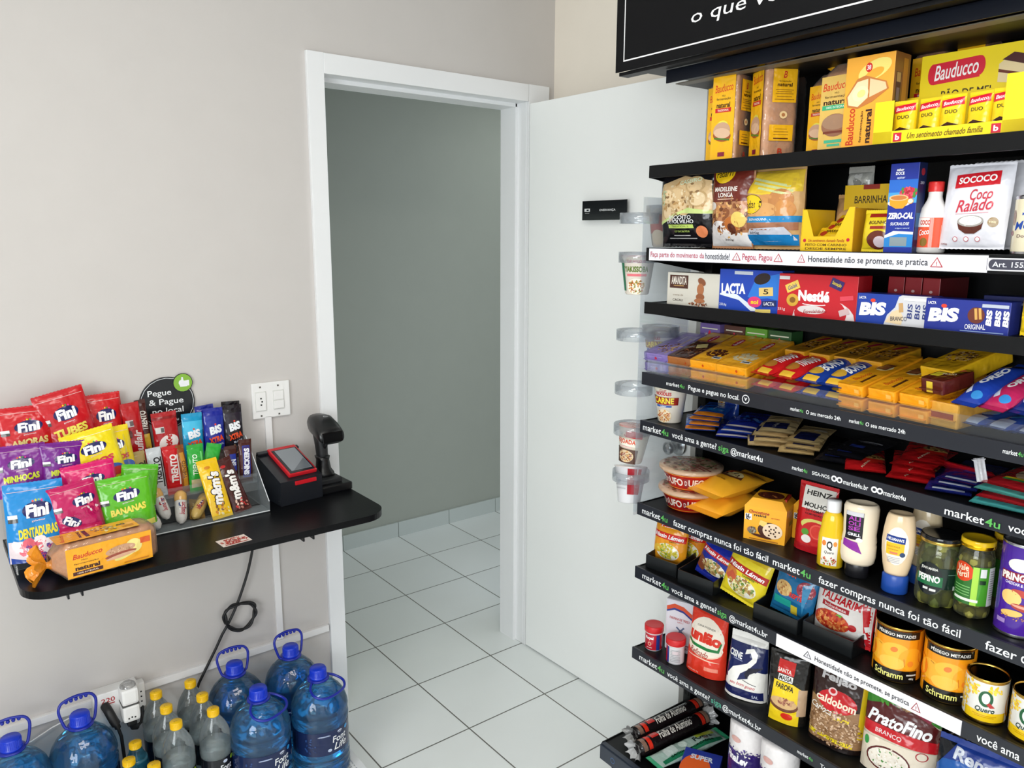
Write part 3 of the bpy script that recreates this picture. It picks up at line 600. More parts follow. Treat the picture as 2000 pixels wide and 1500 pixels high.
cup('noodle cup in the inner ring just under the topmost left shelf lip', -.058, .125, 1.602, ['E9DCC8', 'D8C8B8'], [r(0, .6, 2.1, .5, 'B84434'), e(0, .25, .5, .4, 'EBD9B8'), r(-.5, .5, .3, .9, '8C9A4A')], 12)
cup('white and red noodle cup in the inner ring behind the purple wafer boxes', -.058, .125, 1.272, ['ECE6DC', 'DCC8C0'], cn('CARNE', 'A87038', ['C88A4A', 'A85A2E', 'E2B070']), 12)
cup('noodle cup labelled CARNE standing at the left end of the shelf above the slogan rail', .046, .062, 1.138, ['EFE6D6', 'E0D0C4'], cn('CARNE', '9A2A1E', ['D89A5A', 'A85A2E', 'E2B070', 'C86A3E']), 14)
cup('noodle cup labelled FEIJOADA hanging tilted in the ring left of the slogan rail', -.066, .03, 1.003, ['EDE2CC', 'D49A94', 'B85A50', 'E8C8B8', 'CUP', 'E8E0D8'], [r(0, .9, 2.1, .14, 'E4D8BE'), r(.25, .82, .5, .2, RED), t('NOODLES', .2, .76, .5, .08, RED, b=.03), r(0, .58, 2.1, .2, 'F4EEDF'), t('FEIJOADA', 0, .59, .66, .16, 'E24A20', b=.03), r(0, .45, .46, .04, 'F0C8C0'), r(0, .2, 2.1, .4, '5A3A2C'), e(.05, .2, .56, .34, 'E0C8A0'), n(.05, .2, .5, .3, ['B86A3A', '7A4630', 'E2B070', '8A3A50'], 70, .06, 2)], 10, -6, 4)
cup('white noodle cup with galinha lid hanging tilted lowest at the left end', -.058, .022, .885, ['E6E6E8', 'D8CFCB', 'A8654E', 'E4D4C4', 'BOLONHESA', 'A01E28'], [r(.45, .6, .4, .7, 'A8202C'), r(0, .6, .5, .03, 'C0C0C4'), r(0, .5, .5, .03, 'C0C0C4'), r(0, .4, .4, .03, 'C0C0C4')], 0, -10, -8)
# ================================================================ shelf 1: bread
YB = 'F5B81C'
def loafbag(label, u_, w__, W, H, D, base='C79A78', rot=0, fa=(), ra=(), z=1.806, knot=True, tint='F0B428', group=None, la=()):
    c = root('bread_loaf', label, 'bread'); b = MB(); k = 4
    P = []
    def sec(q, j):
        a = 2*math.pi*q; ca, sa = math.sin(a), -math.cos(a); ex = .32
        s = 1-.06*j**6; top = 1 if j < .86 else max(.25, 1-(j-.86)*3.2)
        wob = 1+.012*math.sin(j*40+q*30)
        return (W/2*math.copysign(abs(ca)**ex, ca)*s*top*wob, D/2*math.copysign(abs(sa)**ex, sa)*s*top*wob, j*H)
    b.grid(sec, 48, 24, mat(base, 'food'), cu=True); N = 48
    b.add([sec(i/N, 0) for i in range(N)], [tuple(reversed(range(N)))], mat(base, 'food')); b.add([sec(i/N, 1) for i in range(N)], [tuple(range(N))], mat(base, 'film'))
    b.done('bread', c)
    b = MB(); fm = clear('FFF6E8', .10, .12, 'film', 1.4, .004); 
    b.grid(lambda i, j: tuple(v*(1.035 if q < 2 else 1) + (.001 if q == 2 else 0) for q, v in enumerate(sec(i, j))), 48, 24, fm, cu=True)
    if fa: b.art(lambda x, y, l: (x, -D/2*1.04-.001-l, y), W*.86, H*.86, fa, 'bag')
    if ra: b.art(lambda x, y, l: (W/2*1.04+.001+l, x, y), D*.86, H*.86, ra, 'bag')
    if la: b.art(lambda x, y, l: (-W/2*1.04-.001-l, -x, y), D*.86, H*.86, la, 'bag')
    b.done('wrapper', c)
    if knot:
        b = MB(); km = mat(tint, 'film'); b.lathe([(W*.14, H-.006), (.009, H+.006), (.007, H+.011)], km, 12)
        b.grid(lambda i, j: ((.007+.028*j)*math.sin(6.283*i)*(1+.3*math.sin(i*31)), -(.006+.018*j)*math.cos(6.283*i), H+.011+.024*j+.005*math.sin(i*44)*j), 30, 4, km, cu=True); b.done('twist', c)
    place(c, u_, w__, z, rot); return c
def breadfront(band=RED, y=1): return [r(0, .5, 1, 1, YB), t('Bauducco', 0, .86, .8, .09, 'D8421E', 4, .25), t('PÃO', 0, .77, .14, .025, '4A2A14'), t('fermentação', 0, .73, .62, .035, '4A2A14'), t('natural', 0, .66, .6, .06, '3A1A10', b=.03), r(0, .60, .7, .05, band), t('TRADICIONAL', 0, .60, .5, .025, 'F6E8D8'), e(0, .42, .5, .12, 'E8DC50'), e(-.02, .36, .76, .2, 'C9A184'), e(.0, .30, .8, .14, 'A0522E', -8), e(0, .33, .74, .12, 'DDB898', -8), r(0, .26, .7, .02, '4F7A2A', -8), r(0, .08, .3, .05, '8A1E3A')]
breadside = [r(.05, .77, .8, .36, 'F2B61E'), t('B', .05, .88, .12, .07, RED, 0, .2), t('fermentação', .05, .81, .4, .02, '4A2A14'), t('natural', .05, .775, .5, .04, '3A1A10', b=.03), r(.05, .72, .6, .006, '8A5A20'), r(.05, .70, .5, .006, '8A5A20'), r(.05, .68, .6, .006, '8A5A20'), r(.05, .65, .5, .006, '8A5A20'), r(.05, .62, .66, .006, '8A5A20'), e(.05, .46, .26, .08, 'EFD09A'), e(.05, .46, .12, .04, 'B87A4A'), r(0, .27, .8, .17, 'F2B61E'), r(0, .31, .4, .006, '8A5A20'), r(0, .28, .5, .006, '8A5A20'), r(0, .25, .5, .006, '8A5A20'), r(0, .21, .5, .015, '5A2A14'), t('B', .0, .07, .16, .07, 'B8341E')]
loafbag('bread loaf half hidden at the left end of the top shelf', .150, .105, .06, .205, .085, rot=8, fa=breadfront(), knot=False)
loafbag('standing sliced bread loaf in yellow wrapper, leftmost full one on the top shelf', .204, .055, .070, .222, .065, rot=6, fa=breadfront(), ra=breadside, knot=False)
loafbag('bread loaf squeezed behind the two leftmost loaves on the top shelf', .262, .185, .06, .222, .08, rot=4, fa=breadfront(), knot=False)
loafbag('standing sliced bread loaf showing its brown side with yellow back label', .302, .085, .066, .238, .082, rot=-28, fa=breadfront(), ra=breadside, knot=False)
loafbag('bread loaf with orange twisted top between the brown sided and the green banded loaves', .405, .15, .055, .175, .09, rot=-5, fa=breadfront('C8401E'), ra=breadside)
gb = breadfront('3AA870'); gb[0] = r(0, .5, 1, 1, 'E8C060')
loafbag('bread loaf with green band and orange twisted top on the top shelf', .476, .098, .085, .18, .085, rot=0, fa=[r(0, .5, 1, 1, 'E6BE62'), t('Bauducco', .0, .87, .9, .1, 'D8421E', 3, .25), t('PÃO', 0, .78, .14, .025, '4A2A14'), t('fermentação', 0, .73, .74, .04, '4A2A14'), t('natural', 0, .665, .8, .07, '3A1A10', b=.03), r(0, .595, .86, .06, '3AB07A'), t('100% INTEGRAL', 0, .595, .6, .03, 'DFF0E0'), e(0, .36, .84, .3, '9A6A50'), e(0, .40, .8, .2, 'A98468'), r(0, .27, .7, .03, '7A3A2A'), r(0, .15, .6, .04, '4AB890'), r(0, .1, .4, .03, '4AB890'), r(-.2, .03, .4, .02, '8A5A20')])
loafbag('dark wrapped bread loaf at the back of the top shelf behind the toast carton', .60, .215, .07, .215, .09, '8A5A3A', rot=0, fa=breadfront(), tint='C8501E')
loafbag('rearmost bread loaf with red orange twist, above the display box on the top shelf', .675, .23, .06, .225, .085, '8A5A3A', rot=0, fa=breadfront(), tint='D8783A')
c = carton('toast_carton', 'tall orange toast carton printed with buttered slices on the top shelf', 'carton', .098, .178, .062, 'F7AE3A', [e(.1, .84, .7, .2, 'F6E27A', 20), e(.1, .80, .4, .1, 'F7AE3A', 20), e(-.02, .87, .14, .1, 'D8281E'), t('38', -.02, .87, .08, .05, 'FFFFFF'), g([(-.46, .58), (-.25, .76), (-.08, .79), (.36, .70), (.42, .62), (.1, .50), (-.2, .44), (-.42, .47)], 'C87A3A'), g([(-.43, .58), (-.24, .73), (-.02, .75), (.0, .55), (-.2, .46), (-.4, .49)], 'F1DCAE'), g([(.02, .75), (.34, .69), (.38, .62), (.03, .55)], 'EBCFA0'), e(-.16, .60, .34, .16, 'FAF2B8', 20), e(-.14, .6, .18, .08, 'E8E08A', 20), t('Bauducco', -.32, .25, .72, .16, 'C8321E', 90), t('fermentação', -.09, .24, .62, .06, '4A2A14', 90), t('natural', .05, .24, .66, .13, '3A1A10', 90, b=.03), r(.26, .22, .14, .36, 'D8281E'), t('TRADICIONAL', .26, .22, .52, .08, 'F6E8D8', 90)], [r(0, .5, 1, 1, '8A5A2A'), r(-.2, .62, .34, .35, '3A1A14'), r(-.2, .74, .26, .1, 'B89A5A'), r(-.2, .56, .2, .14, '6A5A6A'), r(.2, .5, .3, .9, 'B87A2A')])
place(c, .556, .062, 1.806, 3)
def duo(label, u_, rot, w__=.055):
    q = pouch('cake_bar', label, 'cake bar', .042, .070, .022, 'F5D21C', [t('Bauducco', 0, .86, .7, .12, 'FFFFFF'), r(0, .86, .9, .2, 'D8203A', 6), t('Bauducco', 0, .86, .74, .10, 'FFFFFF', 6, .2), t('DUO', 0, .62, .5, .09, '2A2A20'), g([(-.4, .1), (-.4, .28), (-.1, .36), (.45, .25), (.45, .06), (-.0, .0)], 'E8D0A0'), g([(-.38, .28), (-.1, .36), (.45, .26), (.1, .22)], '3A1A14'), r(0, .14, .8, .05, '5A2A1A', -8)], fin=.004, group=None)
    place(q, u_, w__, 1.814, rot); return q
rt = root('display_box', 'open yellow display box of small cake bars with raised header on the top shelf', 'display box'); b = MB(); ym = mat('F5DC1E', 'box'); W, D = .262, .12
b.box((0, 0, .0015), (W, D, .003), ym); b.box((0, -D/2, .012), (W, .0015, .024), ym); b.box((-W/2+.018, -D/2, .04), (.036, .0015, .08), ym); b.box((W/2-.018, -D/2, .05), (.036, .0015, .10), ym)
b.box((W/2, 0, .05), (.0015, D, .10), ym); b.box((-W/2, 0, .04), (.0015, D, .08), ym); b.box((0, D/2, .05), (W, .0015, .1), ym)
b.art(lambda x, y, l: (x, -D/2-.0008-l, y), W, .1, [r(-.32, .12, .06, .16, 'C8203A'), t('b', -.32, .12, .03, .1, 'FFFFFF', b=.03), r(.33, .12, .06, .16, 'C8203A'), t('b', .33, .12, .03, .1, 'FFFFFF', b=.03), t('Um sentimento chamado família', 0, .13, .5, .11, '6A4A10', 0, .35)]); b.done('tray', rt)
b = MB(); b.box((.012, D/2+.001, .088), (.235, .0018, .176), ym); b.art(lambda x, y, l: (x+.012, D/2-l, y), .235, .176, [r(-.22, .8, .36, .22, 'D8203A', 3), e(-.40, .79, .08, .22, 'D8203A'), e(-.04, .82, .08, .2, 'D8203A'), t('Bauducco', -.22, .81, .34, .16, 'FFFFFF', 4, .3), t('PÃO DE MEL', -.12, .57, .4, .1, '3A2A10'), g([(.1, .62), (.1, .8), (.16, .86), (.4, .78), (.4, .66), (.28, .58)], 'EBD8A8'), g([(.12, .84), (.2, .9), (.4, .82), (.3, .76)], '4A1E1E'), g([(.1, .72), (.28, .65), (.4, .71), (.4, .73), (.28, .68), (.1, .75)], '6A2E1E'), *ring(.36, .88, .07, .1, 'B89A20', 'F5DC1E')]); b.done('header_card', rt)
place(rt, .722, .066, 1.806, 3)
for i, (a, c_) in enumerate([('cake bar at the left end inside the yellow display box', 8), ('second cake bar from the left in the yellow display box', -4), ('middle cake bar in the yellow display box', 6), ('cake bar with barcode right of the middle in the display box', -6), ('cake bar at the right end inside the yellow display box', 4)]):
    duo(a, .634+i*.0445, c_, .038+.006*(i % 2))
c = carton('biscuit_box', 'blue and teal box partly cut off at the right edge of the top shelf', 'carton', .10, .13, .08, '1E3AA8', [r(-.1, .7, .6, .3, '2A9AC0'), t('NESFIT', 0, .4, .6, .1, 'FFFFFF')]); place(c, .93, .07, 1.806)
# ================================================================ shelf 2
z2 = 1.600
pz = pouch('biscuit_bag', 'black bag of twisted ring biscuits at the left of the second shelf', 'snack bag', .172, .188, .06, '17161A', [g([(-.47, .30), (-.40, .80), (.0, .90), (.44, .82), (.47, .42), (.1, .44)], 'D8B888'), *sum([ring(x, y, .30, .22, c1, c2) for x, y, c1, c2 in [(-.27, .42, 'C9A878', 'E6CBA0'), (.02, .5, 'CDAE80', 'DDC094'), (.25, .60, 'C0A070', 'E0C8A0'), (-.1, .66, 'C9A878', 'D8BA8C'), (.2, .78, 'BFA070', 'D8BA8C'), (-.28, .64, 'CDAE80', 'E6CBA0')]], []), n(-.02, .6, .8, .45, ['8A6A44', 'E6D2AC', 'B8905A'], 60, .05, 9), g([(-.46, .30), (.0, .46), (.1, .49), (.47, .44), (.47, .40), (-.0, .42), (-.46, .26)], 'C8D888'), r(0, .95, 1, .1, '17161A'), t('COPI', -.35, .62, .22, .07, 'B8C8A0', 72, b=.03), t('CASEIRO', .12, .83, .35, .05, 'D8E8C8', 8), t('BISCOITO', -.05, .365, .42, .05, 'F0F0F0'), t('DE POLVILHO', -.05, .31, .5, .05, 'F0F0F0'), r(-.05, .245, .46, .05, 'C8E070'), t('TRADICIONAL', -.05, .245, .3, .025, '5A6A2A'), t('crocante', -.03, .18, .26, .03, 'A8C060'), r(-.05, .12, .3, .012, 'C8C8C8'), r(-.05, .08, .5, .012, 'C8C8C8'), e(.3, .17, .19, .16, 'E88A5A')], stand=False, seed=3, wr=1.6, fin=.008)
place(pz, .088, .062, z2+.012, 4, 4)
pz = pouch('biscuit_bag', 'second black bag of ring biscuits, half hidden behind the first', 'snack bag', .10, .165, .045, '17161A', [e(.1, .6, .7, .4, 'C9A878'), *ring(.1, .6, .4, .26, 'B8956A', 'DDC094'), t('DO', .0, .9, .3, .08, 'B8D8C0')], seed=5, wr=1.6, fin=.006); place(pz, .155, .130, z2+.010, 0)
mw = [g([(-.48, .55), (-.48, .97), (.48, .97), (.48, .55)], '6E2A20'), n(0, .35, .9, .5, ['C88A50', '8A5230', 'E2B070', '6A3A20'], 110, .1, 12), r(0, .08, .95, .18, 'E6E2E0'), e(-.2, .2, .5, .24, 'EBE6E4'), e(-.15, .89, .52, .24, 'F2C81E'), t('Padarri', -.15, .89, .42, .09, '3A2A14', 4, b=.01), t('MADELEINE', -.06, .70, .56, .055, 'F4ECE4', b=.02), t('LONGA', -.06, .63, .36, .055, 'F4ECE4', b=.02), r(-.06, .58, .4, .01, 'E0B8A0'), e(-.4, .50, .22, .1, 'D8D0CC'), e(.1, .27, .3, .2, 'B86A30', 30), e(.25, .33, .3, .2, 'EBCB6A', 40), e(.1, .22, .16, .14, '5A2A18', 30), t('260g', .0, .08, .2, .03, '4A3A34')]
pz = pouch('madeleine_bag', 'brown madeleine bag with yellow badge beside the black biscuit bag', 'snack bag', .116, .192, .05, 'B88058', mw, seed=8, wr=1.2, fin=.006); place(pz, .226, .058, z2+.008, 3, 2)
bw = [r(0, .85, .98, .28, 'E6C040'), g([(-.4, .72), (.3, .62), (.48, .78), (.4, .95), (-.4, .96)], 'F0CC3A'), r(0, .84, .7, .03, 'D8E0A0', -12), r(.05, .78, .7, .03, 'D8E0A0', -12), r(.1, .72, .6, .03, 'D8E0A0', -12), e(.0, .56, .6, .25, 'D89A5A'), e(.22, .6, .4, .3, 'C88850'), e(-.1, .48, .6, .2, 'E0A868'), e(.3, .48, .3, .25, 'D09050'), e(-.28, .56, .38, .26, '3A2A14'), e(-.28, .56, .365, .245, 'F2CC22'), t('Padarri', -.28, .56, .3, .1, '3A2A14', 4, b=.01), r(.05, .36, .9, .08, '2E8CC8'), t('BISNAGUINHA', -.1, .36, .4, .03, 'E8F0F8'), r(0, .27, .95, .1, 'B0785A'), g([(-.48, .06), (-.3, .24), (.3, .26), (.48, .08)], 'DCDDE8'), t('300g', -.22, .18, .2, .04, '3A3A44'), r(0, .09, .96, .14, '2488CC')]
pz = pouch('bun_bag', 'clear bag of small buns with yellow top and blue bands on the second shelf', 'snack bag', .148, .172, .075, 'D8AC74', bw, seed=11, wr=1.6, fin=.006); place(pz, .330, .072, z2+.008, 2)
pz = pouch('foil_pack', 'crinkled silver pack peeking behind the bun bag', 'snack bag', .06, .055, .03, 'B4B4AE', [n(0, .5, .8, .8, ['D8D8D4', '8A8A84', 'C8C8C0'], 20, .3, 3)], seed=2, wr=3, kind='film'); place(pz, .465, .19, z2+.118, 0)
pz = pouch('bun_bag', 'second clear bun bag standing behind the first, under the crinkled silver pack', 'snack bag', .085, .115, .055, 'C89A68', [e(0, .5, .8, .5, 'D8AC74')], seed=4, fin=.006); place(pz, .46, .185, z2+.004, 0)
rt = root('display_box', 'small open yellow display box of cereal bars on the second shelf', 'display box'); b = MB(); ym = mat('EDC21C', 'box'); W, D, Hh = .118, .13, .05
b.box((0, 0, .0015), (W, D, .003), ym); b.box((0, -D/2, .016), (W, .0015, .032), ym); b.add([(-W/2, -D/2, 0), (-W/2+.03, -D/2, .03), (-W/2+.01, -D/2, .088), (-W/2, -D/2, .088)], [(0, 1, 2, 3)], ym); b.add([(W/2, -D/2, 0), (W/2, -D/2, .092), (W/2-.012, -D/2, .092), (W/2-.04, -D/2, .03)], [(0, 1, 2, 3)], ym)
b.box((W/2, 0, .045), (.0015, D, .09), mat('C89018', 'box')); b.box((-W/2, 0, .045), (.0015, D, .09), ym)
b.art(lambda x, y, l: (x, -D/2-.0008-l, y), W, .09, [t('Um sentimento chamado Família', 0, .26, .7, .07, 'A8301E', 0, .3), t('FEITO COM CARINHO', 0, .16, .8, .06, '5A3A10'), t('DESDE SEMPRE', 0, .07, .8, .05, '5A3A10'), e(-.42, .26, .06, .08, 'C8203A'), e(.42, .28, .06, .08, 'C8203A')]); b.done('tray', rt)
b = MB(); b.box((.022, D/2+.001, .072), (.122, .0018, .144), ym); b.art(lambda x, y, l: (x+.022, D/2-l, y), .122, .144, [r(0, .97, .3, .08, '9A2A1E'), t('BARRINHA', 0, .78, .6, .11, '3A2A14', b=.01), r(0, .57, .5, .08, '9A2A1E'), t('MAXINHA', 0, .57, .4, .04, 'F0E0B0')]); b.done('header_card', rt)
place(rt, .487, .098, z2, 2)
for i in range(3):
    q = pouch('cereal_bar', ['lowest yellow cereal bar pack heaped in the small display box', 'middle yellow cereal bar pack heaped in the small display box', 'topmost yellow cereal bar pack heaped in the small display box'][i], 'cereal bar', .085, .034, .018, 'E8BC1E', [t('BARRINHA', 0, .6, .5, .3, '4A2A14'), e(-.3, .4, .2, .4, 'A8301E')], fin=.007, seed=i); place(q, .480+.006*i, .075+.016*i, z2+.024+.014*i, 6-7*i, -50)
q = pouch('cookie_bag', 'small yellow cookie bag leaning on the tall blue box', 'snack bag', .062, .074, .03, 'E2C828', [t('BOLINHO', .05, .72, .6, .1, '4A2A14', b=.02), r(.05, .92, .7, .1, '9A2A1E'), r(.05, .58, .5, .08, '9A2A1E'), e(.08, .25, .7, .5, '6A3226'), e(.15, .2, .4, .3, 'D0C0C8')], seed=7, wr=1.5, fin=.005); place(q, .590, .055, z2+.006, 4, -6)
q = pouch('cookie_bag', 'small yellow cookie bag behind, beside the tall blue box', 'snack bag', .055, .085, .025, 'C8B020', [e(0, .5, .5, .4, '8A3A2A')], seed=9, wr=1.5, fin=.005); place(q, .596, .115, z2+.006, 0)
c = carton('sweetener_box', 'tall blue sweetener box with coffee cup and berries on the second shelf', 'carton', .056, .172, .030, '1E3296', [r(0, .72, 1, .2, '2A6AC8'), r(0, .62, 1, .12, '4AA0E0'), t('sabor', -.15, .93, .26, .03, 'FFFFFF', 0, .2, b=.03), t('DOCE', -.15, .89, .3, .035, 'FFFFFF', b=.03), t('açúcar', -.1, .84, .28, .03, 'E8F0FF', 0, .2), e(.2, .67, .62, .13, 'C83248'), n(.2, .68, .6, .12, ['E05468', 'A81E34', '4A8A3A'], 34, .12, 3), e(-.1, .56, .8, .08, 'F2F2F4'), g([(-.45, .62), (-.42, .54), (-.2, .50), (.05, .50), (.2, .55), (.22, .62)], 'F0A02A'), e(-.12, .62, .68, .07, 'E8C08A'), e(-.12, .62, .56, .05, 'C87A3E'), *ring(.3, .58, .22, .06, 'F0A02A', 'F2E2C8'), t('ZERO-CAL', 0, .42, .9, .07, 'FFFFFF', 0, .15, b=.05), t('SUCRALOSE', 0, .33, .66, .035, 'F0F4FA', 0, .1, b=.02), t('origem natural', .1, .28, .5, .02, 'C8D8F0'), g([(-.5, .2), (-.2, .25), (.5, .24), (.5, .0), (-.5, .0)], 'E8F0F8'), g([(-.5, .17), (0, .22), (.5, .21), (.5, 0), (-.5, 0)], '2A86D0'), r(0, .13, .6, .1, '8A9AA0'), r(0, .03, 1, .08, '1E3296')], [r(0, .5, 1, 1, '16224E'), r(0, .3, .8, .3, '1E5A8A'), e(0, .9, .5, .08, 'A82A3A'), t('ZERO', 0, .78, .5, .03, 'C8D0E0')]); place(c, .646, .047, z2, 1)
rt = root('coconut_milk_bottle', 'small white coconut milk bottle with red cap and orange label', 'bottle'); b = MB(); b.lathe([(0, .003), (.022, 0), (.0255, .004), (.0255, .07), (.022, .086), (.014, .102), (.0125, .108), (.0125, .118)], mat('E8E4E2', 'gloss'), 32); b.done('body', rt)
b = MB(); b.lathe([(.0258, .012), (.0258, .068)], mat('E85A3A', 'gloss'), 32, cap=False); cylart(b, .0259, .012, .056, [r(-.3, .84, .5, .3, 'F4E8E0'), t('COCO', -.2, .84, .36, .16, 'C8321E', b=.04), t('Coco', -.22, .52, .36, .2, 'FFFFFF', 10, .3), e(-.2, .18, .24, .3, '8A6A2A'), r(.32, .4, .01, .7, 'F8C8B0')], 'gloss'); b.done('label', rt)
b = MB(); b.lathe([(.0135, .117), (.0140, .119), (.0140, .134), (.013, .136), (0, .136)], mat('D82A28', 'plastic'), 24); b.done('cap', rt); place(rt, .692, .068, z2, 20)
sw = [r(0, .82, .66, .17, 'D0222E', 4), t('SOCOCO', 0, .825, .56, .085, 'FFFFFF', 4, b=.03), t('Coco', .1, .64, .34, .13, 'C83A4A', 4, .35), t('Ralado', .02, .51, .56, .15, 'C83A4A', 4, .35), r(0, .41, .5, .006, 'D88A90', 2), g([(-.2, .31), (-.17, .22), (-.07, .165), (.07, .165), (.17, .22), (.2, .31)], '5A2A20'), e(0, .315, .4, .14, 'A8A49E'), e(0, .32, .34, .11, 'F0F0EE'), n(0, .32, .3, .1, ['D8D8D6', 'FFFFFF'], 30, .05, 6), e(.33, .3, .15, .12, '8A6A20'), t('100g', .33, .3, .09, .03, 'F0E0B0'), *ring(-.22, .1, .08, .06, 'C83A4A', 'F0F0F2'), *ring(-.05, .1, .08, .06, 'C83A4A', 'F0F0F2'), *ring(.12, .1, .08, .06, 'C83A4A', 'F0F0F2'), t('100g', -.4, .04, .1, .025, '8A3A34')]
q = pouch('coconut_pouch', 'white grated coconut pouch with red banner on the second shelf', 'pouch', .114, .150, .034, 'E4E4EC', sw, stand=False, seed=12, wr=1.2, fin=.003); place(q, .770, .058, z2+.012, 2, -6)
q = pouch('coconut_pouch', 'second white pouch hidden directly behind the grated coconut pouch', 'pouch', .118, .156, .024, 'D8D8DE', [], seed=14, fin=.003); place(q, .792, .108, z2+.012, 0, -6)
q = can('condensed_milk_can', 'cream coloured milk can at the right end of the second shelf', .037, .104, 'EBE2C4', [t('Moça', -.15, .5, .6, .2, '1E4AA8', 8, .3), t('MILK', -.12, .72, .3, .05, '1E4AA8'), e(-.5, .65, .14, .3, '8A6A5A'), r(.1, .88, .4, .2, 'C8981E'), t('Doce', -.2, .3, .3, .06, '7A5A5A'), e(-.55, .35, .16, .1, '8A2A3A')], lid='C8C8C8', ringm='C8C8CC'); place(q, .872, .07, z2, 15)
# ================================================================ shelf 3
z3 = 1.4576
c = carton('chocolate_box', 'cream chocolate box with stacked pralines at the left of the third shelf', 'chocolate box', .165, .083, .04, 'D8D4C8', [r(-.27, .72, .36, .40, '4A241A'), t('AMANDITA', -.27, .76, .3, .24, 'F0E8DC', b=.02), r(-.27, .60, .2, .03, 'B8905A'), t('CACAU', -.28, .16, .2, .07, '4A3A34'), t('creme de', -.28, .32, .2, .06, 'A89A8A'), e(.17, .75, .16, .2, '8A5234', -30), e(.15, .52, .13, .36, 'B07048'), e(.15, .3, .16, .2, '9A5C38'), e(.14, .18, .2, .14, 'B07048'), n(.12, .08, .34, .1, ['8A5234', 'B07048', '6A3A24'], 40, .03, 2)]); place(c, .132, .05, z3, 2)
c = carton('chocolate_box', 'royal blue assorted bonbon box left of the red one on the third shelf', 'chocolate box', .168, .097, .05, '1E46B4', [g([(-.02, .35), (.1, .8), (.5, .95), (.5, .3), (.3, .35), (.1, .3)], '2E7AD8'), t('LACTA', -.26, .53, .4, .26, 'FFFFFF', 2, b=.05), g([(-.48, .40), (-.2, .40), (.0, .2), (.18, .02), (.04, .02), (-.16, .26), (-.48, .36)], 'E8F0FA'), e(.2, .8, .26, .26, '2A1E1E', 15), r(-.1, .92, .3, .08, 'C8D0DC'), r(.27, .5, .22, .2, 'E8C87A', 5), t('5', .27, .5, .08, .12, '3A2A14'), e(.1, .24, .22, .26, 'E83A78'), t('sol', .1, .24, .12, .1, 'F8D820', b=.04), r(.33, .22, .22, .14, '1E2E6A', 6), t('LACTA', .33, .22, .16, .08, 'FFFFFF'), r(.24, .04, .24, .08, 'E8D070', 3), t('250,6g', -.42, .12, .12, .08, 'E0E8F4')]); place(c, .298, .06, z3, 3)
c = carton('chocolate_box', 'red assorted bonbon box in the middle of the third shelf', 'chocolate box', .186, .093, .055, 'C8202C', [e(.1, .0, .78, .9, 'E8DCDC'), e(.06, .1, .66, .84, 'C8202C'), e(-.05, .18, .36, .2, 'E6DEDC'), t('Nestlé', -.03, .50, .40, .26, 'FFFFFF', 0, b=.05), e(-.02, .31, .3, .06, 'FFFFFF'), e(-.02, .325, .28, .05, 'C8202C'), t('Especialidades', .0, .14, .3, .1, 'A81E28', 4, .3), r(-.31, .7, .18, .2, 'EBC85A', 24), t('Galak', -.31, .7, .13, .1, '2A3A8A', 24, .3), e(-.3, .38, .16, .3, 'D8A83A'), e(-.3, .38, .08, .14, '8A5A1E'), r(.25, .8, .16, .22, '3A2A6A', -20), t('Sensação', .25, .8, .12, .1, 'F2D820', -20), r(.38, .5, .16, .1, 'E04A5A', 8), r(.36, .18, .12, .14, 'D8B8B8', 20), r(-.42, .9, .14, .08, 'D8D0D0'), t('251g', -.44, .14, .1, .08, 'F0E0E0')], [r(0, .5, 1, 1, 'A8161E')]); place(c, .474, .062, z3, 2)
for i in range(3):
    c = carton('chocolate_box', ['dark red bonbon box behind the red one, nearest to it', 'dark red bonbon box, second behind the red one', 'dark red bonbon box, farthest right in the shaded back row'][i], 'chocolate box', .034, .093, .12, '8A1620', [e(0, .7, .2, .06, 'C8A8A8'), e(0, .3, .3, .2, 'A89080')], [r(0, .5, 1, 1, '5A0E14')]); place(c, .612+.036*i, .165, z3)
BB = [t('BIS', -.27, .50, .38, .44, 'FFFFFF', 3, .12, .06), e(-.27, .78, .07, .12, 'E8402A'), t('LACTA', -.42, .86, .1, .09, 'FFFFFF')]
c = carton('wafer_box', 'blue and white flat wafer box labelled BRANCO on the third shelf', 'wafer box', .146, .061, .05, '1E3E9C', [g([(-.1, .0), (-.06, .34), (.04, .6), (.08, .95), (.12, 1), (.5, 1), (.5, 0)], 'D0D0D4'), g([(-.08, .1), (.0, .45), (.1, .55), (.16, .3), (.14, .04)], 'E8D0A8')]+BB+[r(.12, .6, .06, .3, 'C8A06A', 8), t('BRANCO', .1, .24, .22, .14, '3A3A4A', 3), t('BIS', .24, .5, .2, .16, '2A3A7A', 90, .1, .02), t('BIS', .34, .5, .2, .16, '2A3A7A', 90, .1, .02), t('BIS', .44, .5, .2, .16, '2A3A7A', 90, .1, .02), r(.3, .88, .3, .08, 'F0F0F0')]); place(c, .648, .052, z3, 3)
c = carton('wafer_box', 'blue flat wafer box labelled ORIGINAL on the third shelf', 'wafer box', .146, .060, .05, '1E2E8C', BB+[e(.12, .55, .2, .5, '6A2E1E', 20), r(.14, .6, .08, .34, 'D8A85A', 8), r(.14, .6, .02, .34, '8A4A24', 8), t('ORIGINAL', .12, .2, .24, .16, 'F0F0F4', 3), t('BIS', .27, .5, .2, .16, 'FFFFFF', 90, .1, .05), t('BIS', .37, .5, .2, .16, 'FFFFFF', 90, .1, .05), t('BIS', .46, .5, .2, .16, 'FFFFFF', 90, .1, .05), r(.33, .86, .3, .1, 'B8C0D0'), r(.2, .06, .5, .03, '8AA0D0')]); place(c, .788, .052, z3, 3)
c = carton('wafer_box', 'dark blue wafer box behind the box labelled ORIGINAL', 'wafer box', .13, .066, .045, '16205E', [r(.1, .8, .5, .06, '8A94C0')]); place(c, .85, .125, z3, 2)
